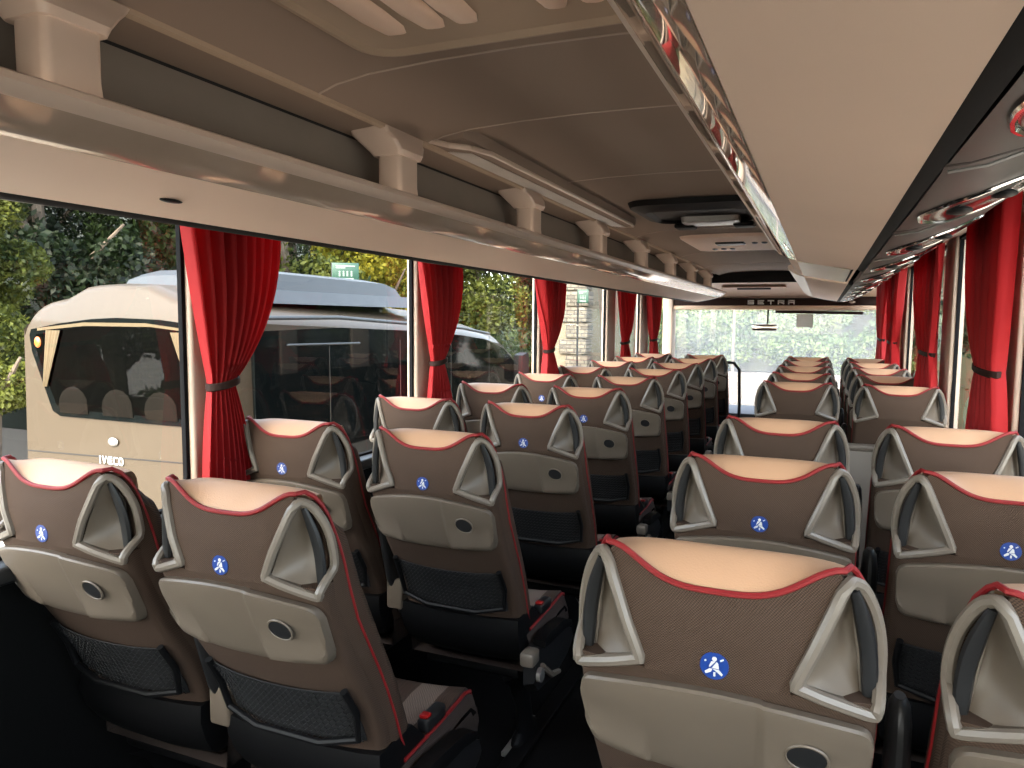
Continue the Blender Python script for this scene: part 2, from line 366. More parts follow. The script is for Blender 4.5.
# ------------------------------------------------------------------ luggage racks
def rack(s, ya, yb, label, gloss=True):
    root = empty('luggage_rack', (s*.6, ya, 1.65)); tag(root, label, 'luggage rack')
    ox, oy, oz = s*.6, ya, 1.65
    def P(x, y, z): return (s*x-ox, y-oy, z-oz)
    def strip(name, prof_, m, y0=ya, y1=yb, thick=.0, n=1, ang=38, parent=root):
        mb = MB(); mb.rings([[P(x, y0+(y1-y0)*i/n, z) for x, z in prof_] for i in range(n+1)], close=True)
        return mb.build(name, m, parent, angle=ang)
    strip('underside_panel', [(.467, 1.690), (.56, 1.668), (.685, 1.648), (.690, 1.660), (.56, 1.682), (.467, 1.702)], mat_rackb)
    strip('gloss_strip', [(.394, 1.724), (.42, 1.706), (.445, 1.695), (.466, 1.690), (.466, 1.700), (.44, 1.708), (.40, 1.735)], (mat_mirror if s > 0 else mat_gloss) if gloss else mat_lip)
    strip('lip', [(.394+.0, 1.724), (.384, 1.731), (.379, 1.742), (.383, 1.753), (.394, 1.758), (.42, 1.752), (.50, 1.742), (.60, 1.745), (.60, 1.735), (.40, 1.730)], mat_lip)
    strip('shelf', [(.46, 1.742), (.62, 1.755), (.62, 1.745), (.46, 1.730)], mat_rackback)
    strip('back_panel', [(.575, 1.75), (.605, 1.86), (.62, 1.928), (.66, 1.928), (.66, 1.72), (.60, 1.72)], mat_rackback)
    strip('shadow_gap', [(.622, 1.926), (.622, 1.936), (.67, 1.936), (.67, 1.926)], mat_blackm)
    strip('soffit', [(.655, 1.934), (.615, 1.936), (.50, 1.944), (.50, 1.955), (.66, 1.96)], mat_ceil)
    strip('rail', [(.503, 1.935), (.490, 1.938), (.488, 1.950), (.505, 1.952)], mat_ceil2)
    strip('shadow_gap', [(.686, 1.650), (.694, 1.643), (.706, 1.640), (.712, 1.650), (.712, 1.664), (.688, 1.662)], mat_blackm)
    strip('cover', [(.66, 1.70), (.69, 1.66), (.72, 1.68), (1.13, 1.885), (1.13, 1.96), (.66, 1.96)], mat_blackm)
    # upright brackets that carry the rail
    y = ya + ((.79-ya) % .96)
    while y < yb-.1:
        m = MB()
        def sec(z, x0, x1, a, b):
            n = 4; r = .014; pts = []
            for cx, cy, st in ((x1-r, b-r, 0), (x0+r, b-r, 90), (x0+r, a+r, 180), (x1-r, a+r, 270)):
                for k in range(n+1):
                    t = radians(st+90*k/n); pts.append(P(cx+r*cos(t), cy+r*sin(t), z))
            return pts
        m.rings([sec(1.742, .455, .535, y-.05, y+.05), sec(1.80, .462, .535, y-.048, y+.048), sec(1.875, .462, .535, y-.048, y+.048)])
        m.build('bracket', mat_lip, root, angle=30)
        m = MB()
        m.rings([sec(1.872, .455, .545, y-.056, y+.056), sec(1.885, .450, .555, y-.060, y+.060), sec(1.91, .462, .58, y-.072, y+.085),
                 sec(1.928, .480, .60, y-.075, y+.11), sec(1.944, .486, .60, y-.082, y+.125)])
        m.build('bracket_cap', mat_lip, root, angle=25)
        y += .96
    return root, P
# left rack, plus its own service panel
L_END = 8.0
rootL, PLf = rack(-1, Y0+.01, L_END, 'long luggage rack along the left side with open shelf and glossy lip')
# rounded nose at its front
m = MB()
def nose(k, P, yb, prof_):
    rs = []
    for i in range(9):
        t = i/8*pi/2; dy = .38*sin(t); sh = .28*(1-cos(t))
        rs.append([P(x+(sh if x < .5 else sh*.35)*(1 if x < .66 else 0), yb+dy, z+(1.70-z)*(1-cos(t))*.75) for x, z in prof_])
    return rs
nose_prof = [(.379, 1.742), (.40, 1.716), (.467, 1.690), (.56, 1.668), (.685, 1.648), (.70, 1.70), (.68, 1.76), (.50, 1.758), (.39, 1.757)]
m.rings(nose(0, PLf, L_END, nose_prof)); m.build('end_cap', mat_lip, rootL, angle=60)
MB().ell(PLf(.50, L_END+.06, 1.775), .03, .05, .014).build('marker_lamp', mat_redb, rootL)
MB().ell(PLf(.575, 1.06, 1.664), .011, .026, .004).build('speaker_grille', mat_dark, rootL)

R_MID, R_END = 3.18, 7.9
rootR, PRf = rack(1, Y0+.01, R_MID, 'long luggage rack over the nearer right seats with mirror-like edge strip')
m = MB(); m.rings([[PRf(x, y, z) for x, z in nose_prof] for y in (R_MID, R_MID+.012)]); m.build('end_plate', mat_rackb, rootR, angle=40)
rootR2, PR2 = rack(1, 4.36, R_END, 'plain rack section over the far right seats beyond the folded monitor', gloss=False)
m = MB(); m.rings(nose(0, PR2, R_END, nose_prof)); m.build('end_cap', mat_lip, rootR2, angle=60)
mo = empty('folded_monitor', (.57, R_MID+.02, 1.66)); tag(mo, 'bronze fronted folded monitor housing between the two right rack sections', 'monitor')
m = MB(); m.rings([[(x, y, z+dz) for x, z in ((-.15, .06), (-.11, .035), (.10, -.004), (.12, .0), (.12, .28), (-.15, .28))] for y, dz in ((0, .012), (.02, 0), (1.12, 0), (1.15, .012))]); m.build('housing', mat_rackb, mo, angle=30)
m = MB(); m.rings([[(x, y, z) for x, z in ((-.105, .031), (.095, -.006), (.095, -.001), (-.105, .036))] for y in (.06, 1.06)]); m.build('screen_cover', mat_bronze, mo)
MB().box(.098, .106, .1, 1.0, -.007, .0).build('slot', mat_blackm, mo)

# added fill lights, unseen behind the rack lips, shining up on the ceiling
for s, yb_, nm in ((-1, 7.8, 'left'), (1, 3.1, 'right')):
    ld = bpy.data.lights.new('added_fill_light', 'AREA'); ld.shape = 'RECTANGLE'; ld.size = .02; ld.size_y = yb_-.2
    ld.energy = 1.0*(yb_)/8; ld.color = (1.0, .80, .62)
    lo = bpy.data.objects.new('added_fill_light', ld); COL.objects.link(lo); lo.location = (s*.455, (yb_+.2)/2, 1.752)
    lo.rotation_euler = (0, math.atan2(s*.45, -1), 0)

# service panels under the racks (one continuous strip of units): dark, with reading lights
def service(s, ya, yb, label, lights):
    root = empty('reading_light_strip', (s*.9, ya, 1.64)); tag(root, label, 'light strip')
    ox, oy, oz = s*.9, ya, 1.64
    def P(x, y, z): return (s*x-ox, y-oy, z-oz)
    sec = [(.712, 1.645), (.74, 1.647), (.80, 1.662), (.88, 1.695), (.96, 1.742), (1.04, 1.800), (1.10, 1.848)]
    pitch = .76; y = ya
    first = True
    while y < yb-.05:
        y2 = min(y+pitch, yb); m = MB()
        rs = []
        for (t, off) in ((0, .012), (.012, .003), (.05, 0), (.5, -.003), (.95, 0), (.988, .003), (1, .012)):
            rs.append([P(x, y+(y2-y)*t, z+off) for x, z in sec] + [P(1.10, y+(y2-y)*t, 1.87), P(.712, y+(y2-y)*t, 1.665)])
        m.rings(rs); u = m.build('unit', mat_psu, root, angle=30)
        if lights:
            # oval chrome reading-light well
            def E(a, q, dz=0.0):
                t = q; yy = y+.50+a*.18*sin(t)*1.0; xx = .850+a*.118*cos(t); yy += (xx-.845)*.35
                zz = interp(sec, xx) - dz
                return P(xx, yy, zz)
            ring_ = [E(1, 2*pi*k/28, .006) for k in range(28)]
            MB().tube(ring_, .004, 6, close=True).build('light_bezel', mat_chrome, u)
            m = MB(); m.rings([[E(a, 2*pi*k/28, dz) for k in range(28)] for a, dz in ((1, .004), (.85, .009), (.6, .004), (.4, .002), (.15, .002))], cap0=False)
            m.build('reflector', mat_well, u)
            for dx in (-.045, .03):
                c = E(0, 0); zz = interp(sec, .845+dx)
                MB().ell(P(.845+dx, y+.52+dx*.35, zz-.006), .024, .03, .008).build('reading_light', mat_dark, u)
            # thin amber joint at the start of the unit
            MB().tube([P(.715, y+.0, 1.640), P(.76, y-.0, 1.646), P(.88, y, 1.689)], .0025, 5).build('joint', mat_silver, u)
        y = y2
    MB().tube([P(1.115, ya, 1.862), P(1.115, yb, 1.862)], .012, 8).build('curtain_rail', mat_trim, root)
    return root
service(-1, -.3, 8.0, 'dark reading light strip under the left rack above the windows', False)
service(1, .36-.76, 8.0, 'dark grey reading light strip above the right windows with chrome wells', True)

# ------------------------------------------------------------------ ceiling fittings
# ribbed air vent beside left rail
v = empty('air_vent', (-.42, 1.9, 1.96)); tag(v, 'long ribbed air vent in the ceiling beside the left rack', 'air vent')
m = MB(); rs = []
for (y, w) in ((0, .6), (.05, 1), (.12, 1), (1.95, 1), (2.08, .5), (2.12, .1)):
    rs.append([(-.075, y, .0), (-.07, y, -.012), (.02*w, y, -.026*w+.004), (.05*w+.01, y, -.022*w+.006), (.06*w+.01, y, .02), (-.075, y, .02)])
m.rings(rs); m.build('vent_body', mat_ceil, v, angle=30)
m = MB()
for i in range(10):
    x = -.070+i*.0085; m.tube([(x, .12, -.0135-i*.0012), (x, 1.98, -.0135-i*.0012)], .0026, 5)
m.build('slats', mat_trim, v)
m = MB(); m.tube([(-.075, .0, -.004), (.0, .0, -.026), (.045, .035, -.028), (.062, .15, -.024), (.062, 1.9, -.022), (.03, 2.05, -.012), (-.03, 2.12, .0)], .008, 8)
m.build('rim', mat_lip, v)

# near roof panel with ribs
h = empty('roof_hatch', (0, 0, 1.975)); tag(h, 'beige ceiling hatch panel nearest the camera with raised finger ribs', 'hatch')
def rrect(x0, x1, y0, y1, r, z, n=5):
    pts = []
    for cx, cy, st in ((x1-r, y1-r, 0), (x0+r, y1-r, 90), (x0+r, y0+r, 180), (x1-r, y0+r, 270)):
        for k in range(n+1):
            t = radians(st+90*k/n); pts.append((cx+r*cos(t), cy+r*sin(t), z))
    return pts
m = MB(); m.rings([rrect(-.29, .32, .0, 1.32, .07, .005), rrect(-.285, .315, .0, 1.315, .07, -.010), rrect(-.27, .30, .02, 1.30, .06, -.014), rrect(-.26, .29, .03, 1.285, .055, -.006), rrect(-.1, .1, .2, 1.1, .05, -.006)])
m.build('panel', mat_ceil2, h, angle=25)
for x in (-.165, -.085, -.02, .145, .21):
    m = MB(); rs = []
    for y, w, d in ((.3, .2, 0), (.33, .8, .012), (.42, 1, .02), (1.12, 1, .02), (1.19, .85, .014), (1.22, .4, .002)):
        rs.append([(x+.027*w*cos(t), y, -.006-d*sin(t)) for t in [pi*k/8 for k in range(9)]])
    m.rings(rs); m.build('rib', mat_rackb, h, angle=40)

def hatch2():
    h = empty('roof_hatch', (0, 3.3, 1.975)); tag(h, 'dark framed roof escape hatch in the middle of the ceiling', 'hatch')
    m = MB(); m.rings([rrect(-.28, .30, 0, .62, .10, .005), rrect(-.27, .29, .005, .615, .10, -.02), rrect(-.22, .24, .12, .56, .07, -.035), rrect(-.2, .22, .14, .54, .06, -.02), rrect(-.05, .05, .3, .4, .03, -.02)])
    m.build('frame', mat_black, h, angle=30)
    m = MB(); m.rings([rrect(-.10, .18, .42, .62, .03, -.02), rrect(-.095, .175, .425, .615, .03, -.045), rrect(-.08, .16, .44, .60, .02, -.048)])
    m.build('cover', mat_silver, h, angle=30)
    m = MB(); m.build('handle', mat_black, h) if False else None
    for x0, x1 in ((-.15, -.05), (.14, .24)): MB().rbox(x0, x1, .54, .66, -.058, -.035, .01, axis=0).build('handle', mat_black, h)
hatch2()
a = empty('ceiling_console', (0, 4.75, 1.975)); tag(a, 'pale ceiling console with round air nozzles beyond the dark hatch', 'ceiling console')
m = MB(); m.rings([rrect(-.30, .30, 0, .95, .06, .01), rrect(-.29, .29, .01, .94, .06, -.012), rrect(-.26, .26, .04, .90, .05, -.018)]); m.build('panel', mat_rackb, a, angle=30)
for i, x in enumerate((-.16, -.10, -.04, .14, .20)):
    MB().ell((x, .72 if i < 3 else .35, -.018), .02, .05, .008).build('air_nozzle', mat_dark, a)
MB().rbox(-.10, .08, .25, .38, -.030, -.015, .008, axis=0).build('handle', mat_dark, a)

# ------------------------------------------------------------------ front end
struct('trim_50', MB().box(-.95, .95, 8.40, 8.46, 1.865, 2.06), mat_blackm)
m = MB(); m.rings([[(-1.14, 8.44, 1.872), (-1.14, 8.9, 1.80), (-1.14, 9.13, 1.73), (-1.14, 9.13, 1.76), (-1.14, 8.9, 1.9), (-1.14, 8.44, 2.05)], [(1.14, 8.44, 1.872), (1.14, 8.9, 1.80), (1.14, 9.13, 1.73), (1.14, 9.13, 1.76), (1.14, 8.9, 1.9), (1.14, 8.44, 2.05)]])
struct('ceiling_front', m, mat_front)
# flap with handle in the front panel
fl = empty('service_flap', (0, 8.72, 1.84)); tag(fl, 'peach flap with black handle in the front bulkhead', 'flap')
MB().rbox(-.50, .18, -.12, .12, -.022, -.010, .008, axis=0).build('panel', mat_front, fl)
MB().rbox(-.34, .02, -.03, .03, -.040, -.018, .008, axis=0).build('handle', mat_dark, fl)
# curved dark header that carries the letters
m = MB(); rs = []
for i in range(25):
    u = -1+2*i/24; x = 1.16*u; lift = .05*abs(u)**4
    rs.append([(x, 9.18, 1.712+lift*1.6), (x, 9.15, 1.70+lift), (x, 9.14, 1.635+lift*.2), (x, 9.17, 1.628+lift*.2), (x, 9.24, 1.63), (x, 9.24, 1.72+lift*1.6)])
m.rings(rs); hd = m.build('display_header', mat_frontbrown); tag(hd, 'dark glossy header strip with pale letters above the windscreen', 'header')
hd['category'] = 'header'
# letters, drawn as wide strokes
def strokes(word, w, hgt, gap, th, depth, name, m, parent, org, ux=(1, 0, 0), uz=(0, 0, 1), nrm=(0, -1, 0)):
    G = {'S': [((0, 1), (1, 1)), ((0, 1), (0, .5)), ((0, .5), (1, .5)), ((1, .5), (1, 0)), ((1, 0), (0, 0))],
         'E': [((0, 0), (0, 1)), ((0, 1), (1, 1)), ((0, .5), (.85, .5)), ((0, 0), (1, 0))],
         'T': [((0, 1), (1, 1)), ((.5, 1), (.5, 0))],
         'R': [((0, 0), (0, 1)), ((0, 1), (1, 1)), ((1, 1), (1, .5)), ((1, .5), (0, .5)), ((.4, .5), (1, 0))],
         'A': [((0, 0), (0, 1)), ((0, 1), (1, 1)), ((1, 1), (1, 0)), ((0, .45), (1, .45))],
         'I': [((.5, 0), (.5, 1))], 'V': [((0, 1), (.5, 0)), ((.5, 0), (1, 1))], 'C': [((1, 1), (0, 1)), ((0, 1), (0, 0)), ((0, 0), (1, 0))],
         'O': [((0, 0), (0, 1)), ((0, 1), (1, 1)), ((1, 1), (1, 0)), ((1, 0), (0, 0))]}
    ux, uz, nrm, org = Vector(ux), Vector(uz), Vector(nrm), Vector(org); x = 0; mb = MB()
    for ch in word:
        ww = w*.45 if ch == 'I' else w
        for (a, b) in G[ch]:
            p = Vector((a[0]*(ww-th), a[1]*(hgt-th))); q = Vector((b[0]*(ww-th), b[1]*(hgt-th))); d = (q-p).normalized(); nn = Vector((-d.y, d.x))*th/2; e = d*th/2
            c4 = [p-e-nn, q+e-nn, q+e+nn, p-e+nn]; vs_ = []
            for k in (0, depth):
                for c in c4: vs_.append(org + ux*(x+th/2+c.x) + uz*(th/2+c.y) + nrm*k)
            mb.add(vs_, [(0, 1, 2, 3), (7, 6, 5, 4), (0, 4, 5, 1), (1, 5, 6, 2), (2, 6, 7, 3), (3, 7, 4, 0)])
        x += ww+gap
    return mb.build(name, m, parent, merge=0)
strokes('SETRA', .072, .050, .040, .014, .004, 'lettering', mat_letter, hd, (-.262, 9.1405, 1.645))
MB().ell((-.95, 9.14, 1.70), .03, .02, .012).build('button', mat_silver, hd)
MB().ell((.86, 9.14, 1.67), .035, .02, .014).build('button', mat_lip, hd)
struct('trim_51', MB().rbox(-1.18, 1.18, 9.14, 9.30, 1.585, 1.632, .012, axis=0), mat_front)
for s in (-1, 1):
    struct('trim_%d' % (53+s), MB().rbox(min(s*1.13, s*1.25), max(s*1.13, s*1.25), 9.10, 9.34, .45, 2.05, .02), mat_cream)
struct('window_20', MB().add([(-1.14, 9.30, .40), (1.14, 9.30, .40), (1.14, 9.30, 1.60), (-1.14, 9.30, 1.60)], [(0, 1, 2, 3)]), mat_wind)
struct('wall_front', MB().box(-1.25, 1.25, 9.26, 9.34, 0, .42), mat_dark)
struct('wall_header', MB().box(-1.28, 1.28, 9.24, 9.34, 1.60, 2.10), mat_front)
db = empty('dashboard', (-.5, 8.9, 0)); tag(db, 'dark dashboard below the windscreen', 'dashboard')
m = MB(); m.rings([[(x, -.25, .25), (x, -.22, .40), (x, .0, .47), (x, .34, .44), (x, .34, .2)] for x in (-.6, 1.6)]); m.build('console', mat_dark, db)
# sun blind
sb = empty('sun_blind', (.0, 9.2, 1.56)); tag(sb, 'rolled dark sun blind with a light upper bar at the windscreen top', 'sun blind')
MB().tube([(.05, 0, 0), (.98, 0, -.012)], .017, 10).build('roller', mat_frontbrown, sb)
MB().rbox(.04, .99, -.02, .02, .012, .03, .006, axis=0).build('bar', mat_lip, sb)
# interior mirror
mr = empty('rear_view_mirror', (-.05, 9.12, 1.38)); tag(mr, 'interior mirror on a dark stem hanging in the windscreen centre', 'mirror')
MB().tube([(0.02, .05, .25), (.02, .04, .05), (.0, .02, .02)], .010, 8).build('stem', mat_dark, mr)
m = MB(); m.rbox(-.15, .13, -.015, .02, -.045, .035, .014, axis=0); m.build('mirror_glass', mat_chrome, mr)
pp = MB().box(.28, .46, 9.285, 9.292, 1.38, 1.535).build('paper_notice', mat_white); tag(pp, 'white paper notice at the top of the windscreen', 'notice')
# outside mirror arm at the left edge
om = empty('wing_mirror', (-1.28, 9.5, 1.3)); tag(om, 'dark outside mirror seen through left edge of the windscreen', 'mirror')
MB().rbox(-.0, .10, -.04, .06, -.34, .12, .03).build('housing', mat_dark, om)
MB().tube([(.05, 0, .10), (.05, -.02, .25), (.08, -.1, .34)], .015, 8).build('arm', mat_dark, om)
# grab pole by the front door and stairwell screen
gp = empty('grab_rail', (-.20, 7.95, 0)); tag(gp, 'dark curved grab rail at the front of the aisle', 'grab rail')
MB().tube([(0, 0, .0), (0, 0, .6), (-.01, -.02, .95), (-.06, -.1, 1.02), (-.12, -.2, 1.03)], .016, 8).build('tube', mat_dark, gp)
pt = empty('stairwell_screen', (.72, 3.30, 0)); tag(pt, 'beige low screen board before the middle stairwell, between seat columns', 'partition')
m = MB(); m.rbox(-.46, .44, -.015, .015, .16, .935, .02, axis=1); m.build('board', mat_rackback, pt)
m = MB(); m.rbox(-.47, .45, -.02, .02, .92, .95, .012, axis=0); m.build('top_rail', mat_plast_l, pt)
MB().rbox(-.46, .44, -.012, .012, 0, .17, .008, axis=1).build('plinth', mat_black, pt)

# ------------------------------------------------------------------ coach seats
YB = [(.30, .27), (.40, .24), (.51, .205), (.58, .185), (.65, .150), (.72, .105), (.78, .068), (.86, .030), (.92, .004), (.96, -.012), (1.02, -.016), (1.08, -.010), (1.13, 0.0)]
YF = [(.40, .42), (.52, .355), (.667, .295), (.80, .225), (.93, .160), (1.0, .138), (1.08, .118), (1.13, .098)]
WF = [(.40, .200), (.60, .205), (.80, .207), (.90, .207), (.95, .206), (1.0, .202), (1.04, .197), (1.08, .186), (1.11, .174), (1.13, .160)]
def ptop(u):                    # height of the piping along the top rear edge
    q = min(1, abs(u)/.152); return 1.079 + .047*(.5-.5*cos(pi*q**1.75))
def yback(z, u, W=.207): return interp(YB, z) + .030*(abs(u)/W)**2.5
EZ0, EZ1 = .958, 1.112
def core_ring(z, ear):
    wf = interp(WF, z); yf = interp(YF, z)
    wb = wf-.004; cr_ = .045*max(0, (z-1.03)/.10)
    if ear: wb = .104 + (.158-.104)*(z-.978)/(1.115-.978); wb = max(.100, min(wb, wf-.004))
    ys = max(.062, yback(z, wf)+.030)
    side = []
    us = [0, .15, .3, .45, .6, .72, .82, .9, .96]
    right = [(wb*q, None) for q in us] + [(wb, .020), (wb, .040), (wb, ys)] + [(wf-.006, ys), (wf, ys+.012), (wf, yf-.035-cr_), (wf-.010-cr_*.35, yf-.012-cr_*.5), (wf-.03-cr_*.6, yf-cr_*.25)] + [(wf*q, yf+.004) for q in (.7, .45, .2)]
    pts = []
    for (u, y) in right:
        if y is None: yy = yback(z, u)
        elif y in (.020, .040) and not ear: yy = yback(z, wb) + (ys-yback(z, wb))*(.3 if y == .020 else .65)
        elif y in (.020, .040): yy = max(y, yback(z, wb)+.004)
        else: yy = y
        if not ear and y == ys: yy = ys
        pts.append([u, yy])
    full = pts + [[-u, y] for (u, y) in reversed(pts[1:])]
    out = []
    for (u, y) in full:
        zz = z
        if z > .90:
            f = (z-.90)/(1.13-.90)
            yr = max(0, min(1, y/.12))
            zt = ptop(u)*(1-yr) + (1.094 - .010*(abs(u)/.16)**3)*yr
            zz = .90 + (zt-.90)*f**1.0 if True else z
            if ear or z < 1.10: zz = z + (zt-1.13)*max(0, (z-1.04)/.09)
            else: zz = z + (zt-1.13)*max(0, (z-1.04)/.09)
        out.append((u, y, zz))
    return out
def backrest_mb():
    m = MB(); zs = [.42, .46, .52, .58, .64, .70, .76, .82, .88, .92, .945, .955]
    rs = [core_ring(z, False) for z in zs]
    rs += [core_ring(z, True) for z in (.958, .975, 1.0, 1.02, 1.04, 1.06, 1.08, 1.095, 1.108)]
    rs += [core_ring(z, False) for z in (1.112, 1.12, 1.13)]
    m.rings(rs, cap1=False); return m, rs[-1]
def ear_pts(s):
    # rounded triangle of the plastic surround, in the back plane
    c = [(.153, 1.098), (.107, .984), (.113, .968), (.188, .940), (.201, .946), (.205, 1.00), (.200, 1.045), (.187, 1.085), (.170, 1.109)]
    out = []
    n = len(c)
    for i in range(n):
        p0, p1, p2, p3 = c[i-1], c[i], c[(i+1) % n], c[(i+2) % n]
        k = 6 if i in (0, 4, 5, 6) else 4
        for j in range(k):
            t = j/k
            q = [(1-t)*p1[a]+t*p2[a] for a in (0, 1)] if i in (0, 2) else [.5*((2*p1[a]) + (-p0[a]+p2[a])*t + (2*p0[a]-5*p1[a]+4*p2[a]-p3[a])*t*t + (-p0[a]+3*p1[a]-3*p2[a]+p3[a])*t**3) for a in (0, 1)]
            out.append((s*q[0], yback(q[1], q[0])-.003+max(0, q[0]-.158)*1.0*max(0, min(1, (q[1]-.948)/.035)), q[1]))
    return out
def build_seat(kind, aisle):
    """aisle = +1/-1: side where the aisle is (0 = window seat)"""
    root = empty('coach_seat')
    m, top = backrest_mb(); bk = m.build('backrest', mat_fabric, root, angle=45, merge=.0003)
    # leather cap over the headrest
    m = MB(); nu, nv = 22, 14
    def cap(a, b):
        q = -1+2*a; t = b; y1 = .100
        z0 = ptop(.158*q); y0 = yback(1.13, .158*q)+.001
        u = .158*q*(1+.02*sin(pi*t)-.10*t**4)
        fl = (1-abs(q)**5)
        crest = 1.113+.009*fl
        if t < .62: z = z0 + (crest-z0)*sin(t/.62*pi/2)
        elif t < .85: z = crest - .020*((t-.62)/.23)**2
        else: z = crest-.020-.085*((t-.85)/.15)
        y = y0+(y1-y0)*min(1, t/.85) + (.006 if t > .85 else 0)
        return (u, y, z)
    m.grid(cap, nu, 20)
    m.build('headrest_cap', mat_leather, root, angle=70)
    # piping
    pts = []
    for i in range(31):
        u = -.156+.312*i/30; pts.append((u, yback(1.13, u)-.002, ptop(u)+.001))
    SIDE = [(1.128, .030), (1.118, .046), (1.10, .058), (1.077, .068), (1.02, .082), (.98, .092), (.93, .104), (.86, .128), (.805, .158), (.72, .205), (.667, .232), (.60, .262), (.525, .292), (.44, .335)]
    rgt = [(interp(WF, z)+.001, y, z) for z, y in SIDE]
    path = [(-x, y, z) for x, y, z in reversed(rgt)] + pts + rgt
    m = MB(); m.tube(path, [(.0046 if z_ > 1.09 else .0028) for _, _, z_ in path[:len(rgt)]] + [.0046]*len(pts) + [(.0046 if z_ > 1.09 else .0028) for _, _, z_ in rgt], 7); m.build('piping', mat_red, root)
    # ears
    for s in (-1, 1):
        er = MB(); er.tube(ear_pts(s), .0088, 8, close=True)
        er = er.build('handle_surround', mat_plast_l, root)
        # concave scoop
        m = MB()
        def sc(a, b):
            t = a; v = b
            A = Vector((.158-.048*t, 0, 1.105-.140*t)); B = Vector((.166+.018*t, .030+.02*t, 1.105-.155*t))
            p = A.lerp(B, v); bul = .046*sin(pi*min(1, v*.85+.05))*min(1, t*3)*(1-t**5)
            y = yback(p.z, A.x) * (1-v) + p.y*v - .002 + bul
            return (s*p.x, y, p.z)
        m.grid(sc, 12, 10)
        m.grid(lambda a, b: (s*(.108+.084*a), yback(.97, .108+.084*a)+.055*b, .978-.030*a-.004*sin(pi*b)), 6, 4); m.build('handle_dish', mat_plast, er, angle=80, thick=.002)
        m = MB(); m.tube([(s*(.166+.018*t_), .028+.02*t_, 1.098-.145*t_) for t_ in [i_/6 for i_ in range(7)]], .0026, 6); m.build('dish_rim', mat_plast_l, er)
        m = MB(); bp_ = []
        for i in range(9):
            t = i/8; bp_.append((s*(.168+.024*t+.007*sin(pi*t)), .020+.018*t+.006*sin(pi*t), 1.100-.148*t))
        m.tube(bp_, [.006, .008, .010, .011, .011, .011, .011, .010, .008], 8, flat=.75); m.build('handle_bar', mat_dark, er)
    # folding table
    def ttop(u): return .946 - .030*(abs(u)/.20)**2.0
    m = MB(); rs = []
    N = 70
    for i in range(N+1):
        q = -1+2*i/N; u = .202*math.copysign(abs(q)**.9, q)
        e = max(0, (abs(u)-.180)/.022); rr = .022*(1-sqrt(max(0, 1-e*e)))
        zt = ttop(u)-rr; zb = .782+rr*1.4 + .004*(u/.2)**2
        uu = u
        pr_ = -.004 if u > .062 else 0.0
        lip = .006 if (u > .07 or u < -.10) else 0
        yy = lambda z, d: yback(z, u)-.020+d+pr_
        tp = lambda z: u*(1 - .05*max(0, (ttop(u)-z)/.146))
        zz = [(zt-.0005, .020), (zt-.0005, .006), (zt-.004, .001), (zt-.014, -.001), (.88, -.001), (zb+.030, -.001), (zb+.020, -lip), (zb+.006, -lip*.8), (zb, .005), (zb, .020)]
        rs.append([(tp(z), yy(z, d), z) for z, d in zz])
    m.rings(rs); tb = m.build('folding_table', mat_plast, root, angle=35)
    cu, cz = .120, .868
    def oval(r, d, n=24, rx=.027, rz=.022): return [(cu+rx*r*cos(2*pi*k/n), yback(cz+rz*r*sin(2*pi*k/n), cu)-.0275+d, cz+rz*r*sin(2*pi*k/n)) for k in range(n)]
    m = MB(); m.tube(oval(1, 0), .0022, 6, close=True); m.build('cup_holder_rim', mat_plast, tb)
    m = MB(); m.rings([oval(1, .0003), oval(.97, -.0006), oval(.5, -.0009)]); m.build('cup_holder', mat_dark, tb)
    # sticker
    m = MB(); n = 28; r = .019; cz = .982
    def disc(rr, d): return [(rr*cos(2*pi*k/n), yback(cz, 0)-d, cz+rr*sin(2*pi*k/n)) for k in range(n)]
    m.rings([disc(r, -.002), disc(r, .0012), disc(r*.3, .0014)]); st = m.build('seat_belt_sticker', mat_blue, root)
    yy = yback(cz, 0)-.0015
    def fp(pts_, d=.0006): return [(x*.019, z*.019) for x, z in pts_]
    m = MB()
    def pol(pts_):
        m.add([(x*.019, yy, cz+z*.019) for x, z in pts_]+[(x*.019, yy-.0006, cz+z*.019) for x, z in pts_], [tuple(range(len(pts_)-1, -1, -1)), tuple(range(len(pts_), 2*len(pts_)))] + [(i, (i+1) % len(pts_), len(pts_)+(i+1) % len(pts_), len(pts_)+i) for i in range(len(pts_))])
    pol([(.17*cos(t*pi/5), .52+.17*sin(t*pi/5)) for t in range(10)])           # head
    pol([(-.22, .30), (.08, .34), (-.30, -.12), (-.36, -.05)]); pol([(.16, .32), (.27, .22), (.34, -.18), (-.16, -.16)])   # body cut by the belt
    pol([(-.10, -.22), (.34, -.24), (.62, -.52), (.52, -.66), (.22, -.42)]); pol([(-.12, -.22), (-.32, -.22), (-.66, -.48), (-.56, -.62), (-.2, -.44)])
    pol([(-.04, -.45), (.1, -.45), (.1, -.75), (-.04, -.75)]); pol([(.38, .48), (.62, .62), (.66, .52), (.42, .38)])
    pol([(-.70, .34), (-.58, .42), (-.54, .30), (-.66, .24)])
    m.build('pictogram', mat_white, st, merge=0)
    # net pocket
    def yb2(z): return yback(z, 0)-.010
    m = MB(); m.tube([(-.176, yb2(.70)+.015, .705), (-.180, yb2(.64)+.015, .64), (-.172, yb2(.575), .575), (-.085, yb2(.555)-.018, .555), (.085, yb2(.555)-.018, .555), (.172, yb2(.575), .575), (.180, yb2(.64)+.015, .64), (.176, yb2(.70)+.015, .705)], .008, 8)
    npk = m.build('net_pocket', mat_black, root)
    m = MB(); m.grid(lambda a, b: (-.174+.348*a, yb2(.698-.14*b)+.004+.02*abs(2*a-1)**2.5, .698-.138*b-.006*sin(pi*a)), 8, 4); m.build('pocket_lining', mat_blackm, npk, thick=.002)
    m = MB()
